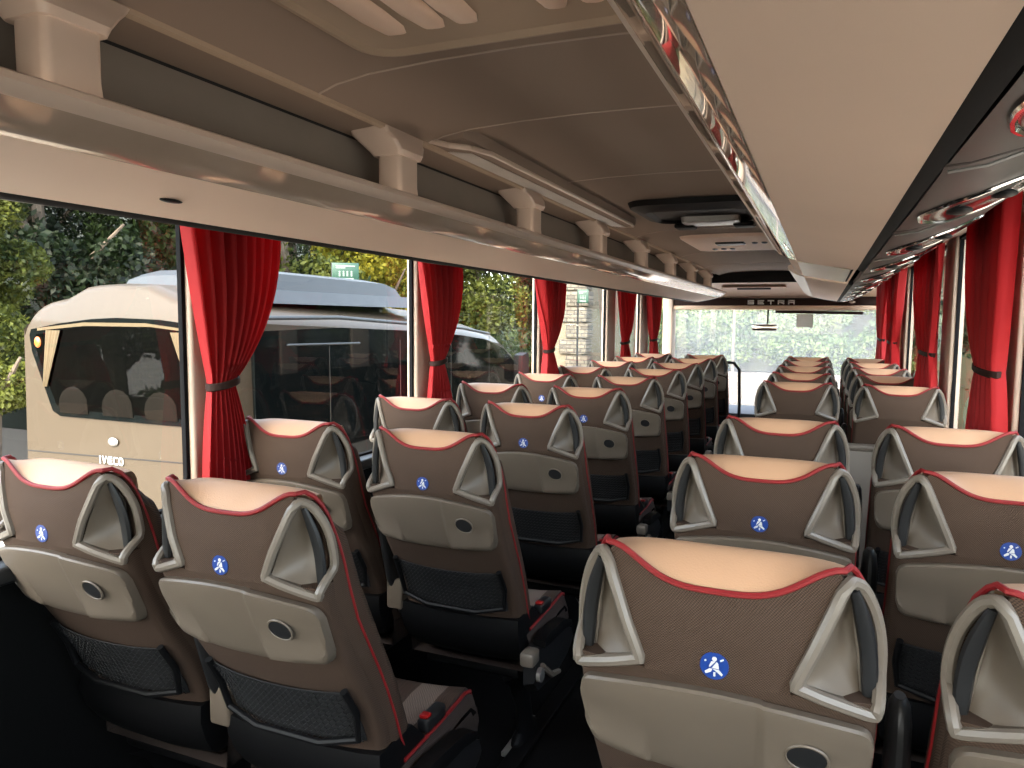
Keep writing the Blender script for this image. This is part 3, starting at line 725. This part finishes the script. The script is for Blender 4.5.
    for j in range(11):
        z = .690-.0128*j; pp_ = [(-.172+.344*i/48, yb2(z)-.004-.006*sin(pi*i/48)+.02*abs(i/24-1)**2.5, z+(.0028 if i % 2 else -.0028)) for i in range(49)]
        m.tube(pp_, .0011, 3)
    m.build('net', mat_dark, npk, merge=0)
    # black lower shell, frame, pedestal
    m = MB(); rs = []
    for z, w, ya_, yb_ in ((.37, .180, .26, .40), (.40, .197, .225, .42), (.44, .204, .200, .42), (.49, .207, .183, .38), (.53, .203, .188, .34)):
        rs.append([(w*q, ya_+.02*abs(q)**3, z) for q in (-1, -.8, -.4, 0, .4, .8, 1)] + [(w, yb_, z), (-w, yb_, z)])
    m.rings(rs); m.build('back_shell', mat_black, root, angle=40)
    # cushion
    m = MB(); us = [-.215, -.213, -.200, -.17, -.150, -.12, -.085, -.07, 0, .07, .085, .12, .150, .17, .200, .213, .215]
    ys_ = [.28, .33, .40, .48, .56, .62, .655, .67]
    for i in range(len(us)-1):
        c = (us[i]+us[i+1])/2
        m.cur = 1 if .07 < abs(c) < .150 else (2 if abs(c) > .2 else 0)
        for j in range(len(ys_)-1):
            def zc(u, y):
                z = .475 - .055*max(0, (abs(u)-.20)/.015)**2 - .02*(1-(u/.215)**2) + (.012 if y > .5 else 0)
                return z - max(0, (y-.62)/.05)**2*.06
            q = [(us[i], ys_[j]), (us[i+1], ys_[j]), (us[i+1], ys_[j+1]), (us[i], ys_[j+1])]
            m.add([(u, y, zc(u, y)) for u, y in q], [(0, 1, 2, 3)])
    m.cur = 2
    for s in (-1, 1):
        m.add([(s*.215, .28, .42), (s*.215, .67, .372), (s*.205, .665, .335), (s*.205, .28, .335), (s*.215, .655, .40)], [(0, 4, 1, 2, 3)])
        for j in range(len(ys_)-1):
            m.add([(s*.215, ys_[j], .42), (s*.215, ys_[j+1], .42 if j < 5 else .37), (s*.21, ys_[j+1], .335), (s*.21, ys_[j], .335)], [(0, 1, 2, 3)])
    m.add([(-.215, .67, .37), (.215, .67, .37), (.21, .665, .335), (-.21, .665, .335)], [(0, 1, 2, 3)])
    m.add([(-.21, .28, .335), (.21, .28, .335), (.21, .665, .335), (-.21, .665, .335)], [(0, 1, 2, 3)])
    m.build('seat_cushion', [mat_fabric, mat_stripe, mat_fabric2], root, angle=50, merge=.0006)
    for s in (-1, 1):
        m = MB(); m.tube([(s*.207, .30, .468), (s*.207, .48, .470), (s*.207, .60, .478), (s*.205, .635, .468), (s*.19, .668, .43)], .005, 6)
        m.build('cushion_piping', mat_red, root)
    m = MB(); m.rbox(-.17, .17, .30, .60, .29, .335, .015, axis=0); m.build('seat_frame', mat_black, root)
    for s in ((aisle,) if aisle else (-1,)):
        m = MB(); rs = []
        for z, ya_, yb_, w in ((.0, .36, .56, .030), (.03, .36, .56, .030), (.05, .40, .52, .022), (.15, .39, .49, .020), (.25, .33, .48, .022), (.29, .28, .52, .03)):
            rs.append([(s*.13+w*cos(2*pi*k/12), (ya_+yb_)/2+(yb_-ya_)/2*sin(2*pi*k/12), z) for k in range(12)])
        m.rings(rs); lg = m.build('leg', mat_black, root)
        MB().rbox(s*.13-.034, s*.13+.034, .33, .59, .0, .018, .006, axis=1).build('foot', mat_silver, lg)
    if aisle:
        s = aisle
        # side casing with metal end, buckle, and folded-down armrest
        O = .13
        m = MB(); rs = []
        for y, z0, z1 in ((.10, .32, .41), (.14, .28, .43), (.30, .26, .42), (.42, .28, .40), (.47, .30, .37)):
            rs.append([(s*x, y+O, z) for x, z in ((.214, z0), (.250, z0+.01), (.256, (z0+z1)/2), (.250, z1-.008), (.214, z1))])
        m.rings(rs); cs = m.build('side_casing', mat_dark, root, angle=40)
        MB().rbox(min(s*.216, s*.262), max(s*.216, s*.262), .06+O, .12+O, .395, .44, .010, axis=1).build('metal_end', mat_plast_l, cs)
        m = MB(); m.tube([(s*.258, .115+O, .355), (s*.272, .115+O, .355)], .022, 14); m.build('pivot_cap', mat_silver, cs)
        m = MB(); m.rings([[(s*x, y+O, z) for x, z in ((.224, z0), (.262, z0), (.266, (z0+z1)/2), (.262, z1), (.224, z1))] for y, z0, z1 in ((.16, .42, .445), (.20, .415, .455), (.36, .405, .44), (.43, .39, .41))])
        m.build('armrest', mat_black, root, angle=40)
        bk2 = MB().rbox(min(s*.180, s*.212), max(s*.180, s*.212), .27+O, .36+O, .475, .51, .008, axis=1).build('belt_buckle', mat_dark, root)
        MB().rbox(min(s*.184, s*.208), max(s*.184, s*.208), .272+O, .295+O, .508, .517, .004, axis=1).build('release_button', mat_redb, bk2)
        # raised centre armrest towards the neighbour seat
        m = MB(); rs = []
        t0 = -s*.242
        for z, h_, d_ in ((.46, .018, .028), (.60, .019, .034), (.78, .019, .036), (.86, .018, .034), (.89, .015, .028), (.903, .008, .015)):
            rs.append([(t0+h_*cos(2*pi*k/14), (.17 if z > .7 else .17+(.7-z)*.5)+d_*sin(2*pi*k/14), z) for k in range(14)])
        m.rings(rs); m.build('raised_armrest', mat_dark, root)
        # bracket linking the pair
        MB().rbox(min(-s*.20, -s*.26), max(-s*.20, -s*.26), .20, .24, .50, .60, .008).build('hinge_bracket', mat_plast, root)
        # adjusting lever
        m = MB(); m.tube([(s*.262, .27, .37), (s*.272, .33, .32), (s*.272, .40, .30)], [.012, .010, .008], 8); m.build('recline_lever', mat_plast_l, root)
    return root
protos = {}
GRP = {'A': 'seats in the left aisle column', 'W': 'seats in the left window column', 'R': 'seats in the right aisle column', 'V': 'seats in the right window column'}
PXY = {'A': (-.45, 1.046), 'W': (-.946, 1.046), 'R': (.458, 1.004), 'V': (.946, 1.004)}
DESC = {'A': 'left block seat beside the aisle, ', 'W': 'left block seat beside the windows, ', 'R': 'right block seat beside the aisle, ', 'V': 'right block seat beside the windows, '}
for kind, ais in (('A', 1), ('W', 0), ('R', -1), ('V', 0)):
    if kind in ('W', 'V') and 'W' in protos: proto = None
    rows = [1.046+.76*i for i in range(9)] if kind in 'AW' else [1.004+.76*i for i in range(3)] + [4.15+.76*i for i in range(5)]
    src = None
    for i, y in enumerate(rows):
        if kind in 'WV' and 'W' in protos: o = copy_tree(protos['W'])
        elif src is None: o = build_seat(kind, ais); src = o; protos[kind] = o
        else: o = copy_tree(src)
        o.location = (PXY[kind][0], y, 0)
        if i >= (3 if kind in 'RV' else 5):      # no notice visible on these seats; the first row past the stairwell has no table
            for ch in list(o.children):
                if ch.name.startswith('seat_belt_sticker') or (kind in 'RV' and i == 3 and ch.name.startswith('folding_table')):
                    for g in list(ch.children): bpy.data.objects.remove(g)
                    bpy.data.objects.remove(ch)
        nm = ORD[i] + ' row from the camera'
        if i == len(rows)-1: nm = 'farthest row from the camera'
        if kind in 'RV' and i == 2: nm = 'third row, just before the stairwell screen'
        if kind in 'RV' and i == 3: nm = 'fourth row, first one beyond the stairwell'
        if i == 0: nm = 'nearest row to the camera'
        tag(o, DESC[kind] + nm, 'seat', GRP[kind])
# seat rails on the floor
for x in (-.30, .31):
    m = MB(); m.rbox(x-.03, x+.03, .6, 8.0, .0005, .02, .006, axis=1); o = m.build('floor_rail', mat_black)
    tag(o, 'dark seat rail on floor by the ' + ('left' if x < 0 else 'right') + ' side of the aisle', 'rail')

# ------------------------------------------------------------------ curtains
def curtain(s, y0, y1, yt, yb0, yb1, label, folds=9, seed=1, x=1.13, ztop=1.865, ztie=1.245, zbot=.84, tw=.05):
    rr = random.Random(seed); root = empty('curtain', (s*x, (y0+y1)/2, zbot)); tag(root, label, 'curtain', 'red curtains')
    ph = [rr.uniform(0, 6.28) for _ in range(4)]
    N, M_ = folds*8, 44
    def fn(a, b):
        z = ztop + (zbot-ztop)*b
        if z > ztie:
            t = (ztop-z)/(ztop-ztie)
            k = t**1.7
            la = y0+(yt-tw-y0)*(t**1.25); lb = y1+(yt+tw-y1)*(k if k < 1 else 1)
            lb = y1 + (yt+tw-y1)*(t**3.0)
        else:
            t = (ztie-z)/(ztie-zbot); e = 1-(1-t)**1.8
            la = yt-tw+(yb0-yt+tw)*e; lb = yt+tw+(yb1-yt-tw)*e
        w = lb-la
        am = .010+.020*min(1, w/.35)
        aa = a + .010*sin(5*b+ph[0])
        yy = la + w*a
        f = sin(2*pi*folds*aa+ph[1]+.8*sin(3*b+ph[2])) * (1-.25*sin(2.3*pi*a+ph[3]))
        dx = am*f + .012*sin(pi*a)*(1 if z > ztie else .7)
        return (s*(x-.018-dx)-s*x, yy+.004*cos(2*pi*folds*aa)-(y0+y1)/2, z-zbot)
    m = MB(); m.grid(fn, N, M_); m.build('cloth', mat_curt, root, angle=180, merge=0, recalc=False)
    # tie band
    m = MB(); n = 20; rs = []
    for dz in (-.012, -.009, .009, .012):
        e = .004 if abs(dz) < .01 else 0
        rs.append([(s*(-.024+.036*cos(2*pi*k/n)+ (e*cos(2*pi*k/n))), yt-(y0+y1)/2+(tw+.006+e)*sin(2*pi*k/n), ztie-zbot+dz+.01*sin(2*pi*k/n)) for k in range(n)])
    m.rings(rs, cap0=False, cap1=False); m.build('tie_band', mat_frontbrown, root)
    return root
curtain(-1, 1.58, 2.01, 1.723, 1.64, 1.86, 'large red curtain at the nearest left window pillar, tied at the middle', 9, 1)
curtain(-1, 2.89, 3.34, 3.09, 2.98, 3.27, 'red curtain tied at the second left pillar, before the dark minibus side', 9, 2)
curtain(-1, 4.42, 4.91, 4.63, 4.53, 4.84, 'red curtain tied at the third left pillar beside pale building wall', 8, 3)
curtain(-1, 6.37, 7.05, 6.69, 6.55, 6.98, 'red curtain tied at the fourth left pillar, last but one on that side', 7, 4, tw=.09)
curtain(-1, 7.62, 8.25, 7.93, 7.80, 8.20, 'farthest red curtain on the left side beside the windscreen', 7, 5, tw=.09)
curtain(1, 2.79, 3.50, 3.00, 2.73, 3.30, 'large red curtain at the nearest visible right window pillar', 9, 6, tw=.15, ztie=1.285)
curtain(1, 4.31, 5.40, 4.62, 4.25, 5.15, 'red curtain tied at the second visible pillar of the right side', 9, 7, tw=.2, ztie=1.285)
curtain(1, 6.28, 7.30, 6.85, 6.35, 7.25, 'red curtain tied at the third visible pillar of the right side', 7, 8, tw=.2, ztie=1.285)
curtain(1, 7.60, 8.80, 8.05, 7.70, 8.60, 'farthest red curtain on the right side beside the windscreen', 7, 9, tw=.2, ztie=1.285)

# ------------------------------------------------------------------ outside: ground, minibus, trees, wall
GZ = -1.25
struct('ground', MB().box(-60, 60, -30, 90, GZ-.3, GZ), mat_bounce_ground)
# minibus, built at the origin facing +y, then set on the ground
def minibus():
    root = empty('minibus', (-4.02, 3.72, GZ)); tag(root, 'champagne minibus with black glass sides parked outside the left windows', 'minibus')
    L = 5.6; H = 2.93; W = 1.03
    def sec(y, h, w, zb, r=.28, sh=0.0, fy=None):
        pts = [(-w, zb), (-w, zb+.5), (-w*1.0, 1.6), (-w*.97, h-r*1.0)]
        for k in range(1, 9):
            t = pi - pi/2*k/8; pts.append((-w*.97+r*1.6+r*1.6*cos(t), h-.10-r+ (r)*sin(t)))
        pts += [(-.3, h-.01), (0, h), (.3, h-.01)]
        out = pts + [(-x, z) for x, z in reversed(pts) if abs(x) > .31]
        return [(x, y, z) for x, z in out]
    ys_ = [0, .03, .12, .4, 1.2, 2.4, 3.4, 4.0, 4.5, 4.9, 5.15, 5.32, 5.42]
    hs = [H-.06, H-.02, H, H, H-.03, H-.08, H-.13, H-.18, H-.26, H-.42, H-.65, H-1.0, H-1.5]
    m = MB(); rs = []
    for y, h_ in zip(ys_, hs):
        w = W*(1 if y > .1 else .975+y*.2) * (1 if y < 4.5 else 1-.08*(y-4.5))
        r = .28 if h_ > 2.2 else .2
        rs.append(sec(y, h_, w, .35, r))
    m.rings(rs)
    body = m.build('body', mat_champ, root, angle=40)
    # rear window
    def RW(x, z): return (x+4.02, z-GZ)
    poly = [(-4.90, 1.345), (-4.60, 1.39), (-4.25, 1.425), (-4.0, 1.435), (-3.6, 1.425), (-3.15, 1.38), (-3.12, 1.32), (-3.17, .73), (-3.25, .70), (-4.62, .705), (-4.70, .74), (-4.90, 1.18), (-4.92, 1.30)]
    m = MB(); m.prism([(x+4.02, z-GZ) for x, z in poly], -.012, .0, axis=1); rwd = m.build('rear_window_surround', mat_bglass, root)
    poly2 = [((x+4.02)*.93-.0, (z-GZ-2.33)*.86+2.33) for x, z in poly]
    # interior box seen through the tinted glass: curtains, seats
    m = MB(); m.prism(poly2, -.016, -.013, axis=1); m.build('rear_glass', mat_tint, rwd)
    return root, body, poly2
mbus, mbody, mpoly = minibus()
def mb_part(m, name, mt, parent=None, **k): return m.build(name, mt, parent or mbus, **k)
# what the rear glass shows: pale pelmet, tan curtains and seat tops in relief behind the tinted pane
m = MB(); m.prism([(-.80, 2.585), (-.3, 2.625), (.35, 2.625), (.80, 2.585), (.80, 2.60), (.3, 2.65), (-.3, 2.65), (-.80, 2.605)], -.020, -.016, axis=1); mb_part(m, 'pelmet', mat_tan)
for s in (-1, 1):
    m = MB()
    def cf(a, b):
        wd = (.16*(1-b)+.05*b)
        return (s*(.70+.06*b - wd*a + (.0)), -.022-.006*abs(sin(a*14)), 2.59-.42*b)
    m.grid(cf, 20, 10); mb_part(m, 'rear_curtain', mat_tan, thick=.002, recalc=False)
for x in (-.45, 0, .42):
    m = MB(); m.rings([rr_ for rr_ in [[(x+w*cos(2*pi*k/16), y, 2.04+h_*sin(2*pi*k/16) if sin(2*pi*k/16) > 0 else 1.985) for k in range(16)] for y, w, h_ in ((-.0165, .155, .14), (-.020, .15, .135), (-.022, .12, .11))]])
    mb_part(m, 'rear_seat', mat_seatdk, angle=60)
m = MB(); m.ell((-.80, -.02, 2.50), .035, .014, .042); mb_part(m, 'rear_lamp', mat_orange)
m = MB(); m.tube([(-1.0, -.004, 1.667), (-.5, -.004, 1.675), (.9, -.004, 1.705)], .004, 5); mb_part(m, 'tailgate_seam', mat_blackm)
m = MB(); m.ell((-.06, -.012, 1.80), .050, .014, .032); hn = mb_part(m, 'tailgate_handle', mat_silver)
strokes('IVECO', .044, .056, .012, .010, .004, 'lettering', mat_white, mbus, (-.215, -.004, 1.632))
# side glass band, roof unit, gutter, front glass
m = MB(); m.rings([[(1.012, y, z0), (1.045, y, z0), (1.035, y, z1), (1.0, y, z1)] for y, z0, z1 in ((.22, .95, 2.55), (.24, .9, 2.60), (1.2, .9, 2.62), (2.4, .9, 2.58), (3.4, .9, 2.52), (4.0, .9, 2.46), (4.5, .9, 2.34), (4.85, .95, 2.15), (5.02, 1.0, 1.95))])
sg = mb_part(m, 'side_glass', mat_bglass)
for y in (1.05, 2.1, 3.1, 4.05):
    m = MB(); m.tube([(1.045, y, 1.0), (1.036, y, 2.5)], .003, 5); m.build('glass_joint', mat_dark, sg)
m = MB(); m.tube([(1.043, .55, 2.50), (1.043, 1.45, 2.49)], .009, 6); m.build('vent_rail', mat_silverp, sg)
m = MB(); m.tube([(1.012, .15, 2.69), (1.012, 1.2, 2.70), (1.012, 3.4, 2.60), (1.01, 4.1, 2.53)], .016, 8); mb_part(m, 'gutter', mat_silverp)
m = MB(); rs = []
for y, h_ in ((.55, .0), (.62, .09), (.75, .14), (2.3, .13), (2.5, .09), (2.62, .0)):
    rs.append([(-.62, y, 2.88), (-.60, y, 2.90+h_), (-.4, y, 2.93+h_), (.5, y, 2.93+h_), (.74, y, 2.89+h_), (.80, y, 2.80)])
m.rings(rs); mb_part(m, 'roof_unit', mat_silverp, angle=30)
m = MB(); m.rings([[(-.66, y, 2.85), (-.64, y, 2.915), (.78, y, 2.905), (.84, y, 2.80)] for y in (.42, 3.0)]); mb_part(m, 'roof_plinth', mat_silverp)
for y in (1.0, 4.3):
    for s in (-1, 1):
        m = MB(); m.rings([[(s*x, y+r*cos(2*pi*k/24), .36+r*sin(2*pi*k/24)) for k in range(24)] for x, r in ((1.0, .30), (1.02, .35), (.80, .36), (.78, .3))]); mb_part(m, 'wheel', mat_black)
m = MB(); m.rings([[(1.04, y, z0), (1.16, y, z0), (1.16, y, z1), (1.04, y, z1)] for y, z0, z1 in ((4.78, 1.95, 2.25), (4.95, 1.90, 2.28), (5.0, 1.95, 2.25))]); mb_part(m, 'wing_mirror', mat_black)

# dark car at the far left
cr = empty('parked_van', (-9.0, 6.6, GZ)); tag(cr, 'dark van at far left edge behind the minibus', 'van')
m = MB(); m.rings([[(x, 0+dy, z) for x, z in ((-1.6, .35), (-1.6, 1.1), (-1.45, 1.75), (-1.2, 1.86), (.1, 1.86), (.38, 1.70), (.5, 1.05), (.52, .35))] for dy in (0, .05, 3.8)]); m.build('body', mat_dark, cr)
m = MB(); m.prism([(-1.35, 1.15), (-1.25, 1.68), (.15, 1.68), (.3, 1.15)], -.01, -.0, axis=1); m.build('rear_window', mat_bglass, cr)
m = MB(); m.ell((.1, -.02, .82), .05, .012, .05); m.build('badge', mat_chrome, cr)
for x in (-1.35, .25):
    m = MB(); m.rings([[(x+dx, .7+.32*cos(2*pi*k/20), .32+.32*sin(2*pi*k/20)) for k in range(20)] for dx in (-.11, .11)]); m.build('wheel', mat_black, cr)

# foliage
def leaves_mesh(name, blobs, n, size, seed, mt, parent=None):
    rng = np.random.default_rng(seed); B = np.array(blobs, float)
    w = (B[:, 3]*B[:, 4]*B[:, 5])**.66; w /= w.sum(); idx = rng.choice(len(B), n, p=w)
    d = rng.normal(size=(n, 3)); d /= np.linalg.norm(d, axis=1)[:, None]
    rad = rng.uniform(.55, 1.08, n)**.7
    c = B[idx, :3] + d*B[idx, 3:6]*rad[:, None]
    a = rng.normal(size=(n, 3)); a = a*.6 + d*.4*0 ; a /= np.linalg.norm(a, axis=1)[:, None]
    b = np.cross(a, rng.normal(size=(n, 3))); b /= np.linalg.norm(b, axis=1)[:, None]
    sz = rng.uniform(.6, 1.4, n)[:, None]*size
    v = np.empty((n*4, 3)); v[0::4] = c-a*sz; v[1::4] = c-b*sz*.5; v[2::4] = c+a*sz; v[3::4] = c+b*sz*.5
    me = bpy.data.meshes.new(name); me.vertices.add(n*4); me.vertices.foreach_set('co', v.ravel())
    me.loops.add(n*4); me.loops.foreach_set('vertex_index', np.arange(n*4)); me.polygons.add(n)
    me.polygons.foreach_set('loop_start', np.arange(0, n*4, 4)); me.polygons.foreach_set('loop_total', np.full(n, 4))
    me.update(); me.materials.append(mt)
    o = bpy.data.objects.new(name, me); COL.objects.link(o)
    if parent: o.parent = parent
    return o
def tree(x, y, h, cr_, mt, label, seed, bark=None, n=7000, z0=GZ, crown_base=.35, size=.10):
    rr = random.Random(seed); root = empty('tree', (x, y, z0)); tag(root, label, 'tree', 'trees outside')
    m = MB(); path = [(0, 0, -.2)]; px = py = 0
    for i in range(1, 7):
        px += rr.uniform(-.12, .12); py += rr.uniform(-.12, .12); path.append((px, py, h*.75*i/6))
    r0 = .045*h/2+.04
    m.tube(path, [r0*(1-.12*i) for i in range(7)], 8)
    for k in range(5):
        b0 = path[2+k % 4]; t = rr.uniform(0, 6.28); l = cr_*.8
        m.tube([b0, (b0[0]+.4*l*cos(t), b0[1]+.4*l*sin(t), b0[2]+.4*l), (b0[0]+l*cos(t), b0[1]+l*sin(t), b0[2]+1.0*l)], [r0*.4, r0*.28, r0*.1], 6)
    m.build('trunk', bark or mat_bark, root)
    blobs = []
    for k in range(14):
        t = rr.uniform(0, 6.28); q = rr.uniform(0, .75)*cr_; zz = h*(crown_base + (1-crown_base)*rr.uniform(.05, .9)); br = cr_*rr.uniform(.35, .6)
        blobs.append((q*cos(t), q*sin(t), zz, br, br, br*.8))
    leaves_mesh('foliage', blobs, n, size, seed, mt, root)
    return root
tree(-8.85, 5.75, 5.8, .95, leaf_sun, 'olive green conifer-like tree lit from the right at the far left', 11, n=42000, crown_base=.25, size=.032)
k = 0
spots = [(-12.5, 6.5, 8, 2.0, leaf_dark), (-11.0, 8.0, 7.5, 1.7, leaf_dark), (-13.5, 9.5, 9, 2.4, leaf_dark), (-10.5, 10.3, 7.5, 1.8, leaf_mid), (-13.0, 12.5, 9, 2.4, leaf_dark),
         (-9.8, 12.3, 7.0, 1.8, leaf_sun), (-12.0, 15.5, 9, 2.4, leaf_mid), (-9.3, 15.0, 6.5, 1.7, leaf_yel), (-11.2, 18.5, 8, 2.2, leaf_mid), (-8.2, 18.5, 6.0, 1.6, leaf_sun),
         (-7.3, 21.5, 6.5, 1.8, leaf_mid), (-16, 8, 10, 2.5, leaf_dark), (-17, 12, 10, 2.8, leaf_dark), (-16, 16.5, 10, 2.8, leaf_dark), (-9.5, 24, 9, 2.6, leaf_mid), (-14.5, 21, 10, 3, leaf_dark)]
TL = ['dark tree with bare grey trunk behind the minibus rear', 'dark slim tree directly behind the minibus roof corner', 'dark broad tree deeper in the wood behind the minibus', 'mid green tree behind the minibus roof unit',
      'dark tree in the wood left of the green sign', 'olive tree behind the green assembly sign', 'mid green tree right of the green assembly sign', 'yellow tree in sunlit leaf colour right of the green assembly sign',
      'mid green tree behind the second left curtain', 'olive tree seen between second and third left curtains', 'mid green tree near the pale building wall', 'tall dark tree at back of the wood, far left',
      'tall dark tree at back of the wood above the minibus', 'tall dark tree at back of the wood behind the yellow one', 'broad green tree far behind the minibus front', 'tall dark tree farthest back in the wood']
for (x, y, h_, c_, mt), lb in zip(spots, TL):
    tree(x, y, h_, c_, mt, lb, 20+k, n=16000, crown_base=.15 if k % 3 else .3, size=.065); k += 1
# wooded bank behind the trees
m = MB(); m.grid(lambda a, b: (-14-22*a, -10+60*b, GZ-.05+9.5*a**.7+.5*sin(9*b+4*a)), 14, 24); struct('wooded_bank', m, mat_earth)
def hedge(cx, cy, lx, ly, z0, z1, mt, label, seed, n=14000, size=.07):
    root = empty('hedge', (cx, cy, z0)); tag(root, label, 'hedge')
    rr = random.Random(seed); blobs = []
    for i in range(44):
        blobs.append((rr.uniform(-lx, lx), rr.uniform(-ly, ly), rr.uniform(.15, .85)*(z1-z0), rr.uniform(.5, .8), rr.uniform(.4, .6), rr.uniform(.35, .6)))
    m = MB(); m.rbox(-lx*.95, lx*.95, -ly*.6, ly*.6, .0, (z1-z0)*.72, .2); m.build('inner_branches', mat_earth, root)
    leaves_mesh('foliage', blobs, n, size, seed, mt, root)
    return root
hedge(-9.5, 8.4, 1.6, .6, GZ, 1.35, leaf_dark, 'dark clipped hedge behind the rear of the minibus', 51)
hedge(-7.6, 15.6, 2.2, .6, GZ, 1.2, leaf_mid, 'green hedge beyond the minibus front seen past second left curtain', 52)
# front: stone wall with hedge above, beyond windscreen
wl = MB().rbox(-4.2, 7.5, 20.0, 20.5, GZ, .10, .04, axis=0).build('stone_wall', mat_stone); tag(wl, 'low stone wall beyond the windscreen under the hedge', 'wall')
hedge(-2.2, 21.9, 2.0, .7, .0, 2.3, leaf_hedge, 'bright bushy hedge left half of the windscreen view', 53, n=60000, size=.060)
hedge(1.5, 21.9, 2.0, .7, .0, 2.6, leaf_hedge, 'bright bushy hedge right half of the windscreen view', 54, n=60000, size=.060)
tree(-1.5, 23.5, 6.5, 2.2, leaf_hedge, 'pale green tree over the hedge, left in the windscreen', 61, n=9000)
tree(2.6, 23.5, 7.0, 2.4, leaf_sun, 'olive tree over the hedge, right in the windscreen', 62, n=9000)
tree(6.0, 22.0, 7.5, 2.4, leaf_mid, 'green tree beyond the right front corner', 63, n=9000)
for (x, y, lb) in ((-1.09, 15.5, 'pale lamp post seen through the windscreen left of centre'),):
    m = MB(); m.tube([(x, y, GZ), (x, y, 5.2)], .028, 10); o = m.build('lamp_post', mat_bark); tag(o, lb, 'post')
# pale building with stone corner pier
bl = empty('building', (-6.35, 14.6, GZ)); tag(bl, 'pale rendered building end with rough stone corner seen past third left curtain', 'building')
MB().box(1.6, 2.35, 0, 5, 0, 3.9).build('wall', mat_bldg, bl)
m = MB()
for i in range(11):
    w = .36 if i % 2 else .50; m.rbox(2.36-w, 2.45+ (.03 if i % 2 else 0), -.06, .35, i*.33+.01, i*.33+.315, .03)
m.build('stone_corner', mat_stone, bl)
# the two green signs
def sign(x, y, z0, z1, w, rz, label):
    root = empty('assembly_sign', (x, y, GZ), rz); tag(root, label, 'sign')
    MB().tube([(-w/2+.01, .02, 0), (-w/2+.01, .02, z1-GZ)], .02, 8).build('post', mat_dark, root)
    MB().rbox(-w/2, w/2, -.008, .008, z0-GZ, z1-GZ, .006, axis=1).build('plate', mat_green, root)
    m = MB(); a, b = z0-GZ, z1-GZ; hh = b-a
    for (p, q, r_, t) in ((-.30, .30, .10, .18), (-.36, .36, .80, .86), (-.36, .0, .70, .76)): m.box(p*w, q*w, -.012, -.008, a+hh*r_, a+hh*t)
    for i, px in enumerate((-.22, -.07, .07, .22)): m.rings([[(px*w+.035*w*cos(2*pi*k/10), yy, a+hh*.52+.035*w*sin(2*pi*k/10)) for k in range(10)] for yy in (-.008, -.012)]); m.box(px*w-.03*w, px*w+.03*w, -.012, -.008, a+hh*.28, a+hh*.46)
    m.build('symbol', mat_signw, root, merge=0)
sign(-4.45, 7.05, 1.86, 2.07, .30, radians(35), 'green assembly point sign on a post above the minibus roof')
sign(-3.78, 13.9, 1.78, 2.04, .22, radians(10), 'small green sign beside the stone building corner')
# right side
hedge(5.0, 17.5, 2.6, .7, GZ, 4.6, leaf_dark, 'tall dark hedge beyond the right front corner, seen past the right curtains', 73, n=60000, size=.06)
hedge(5.2, 3.6, .7, 2.6, GZ, 2.0, leaf_dark, 'dark hedge outside the nearest right windows', 71)
hedge(5.0, 9.6, .7, 2.8, GZ, 2.2, leaf_mid, 'green hedge outside the far right windows', 72)
for i, (x, y, h_, c_, mt, lb) in enumerate(((6.5, 4.0, 6, 1.9, leaf_mid, 'green tree outside the nearest right window'), (7.5, 8.5, 7, 2.2, leaf_dark, 'dark green tree outside the middle right windows'),
                                           (6.2, 13.0, 6, 2.0, leaf_mid, 'green tree outside the far right windows'))):
    tree(x, y, h_, c_, mt, lb, 80+i, n=7000)
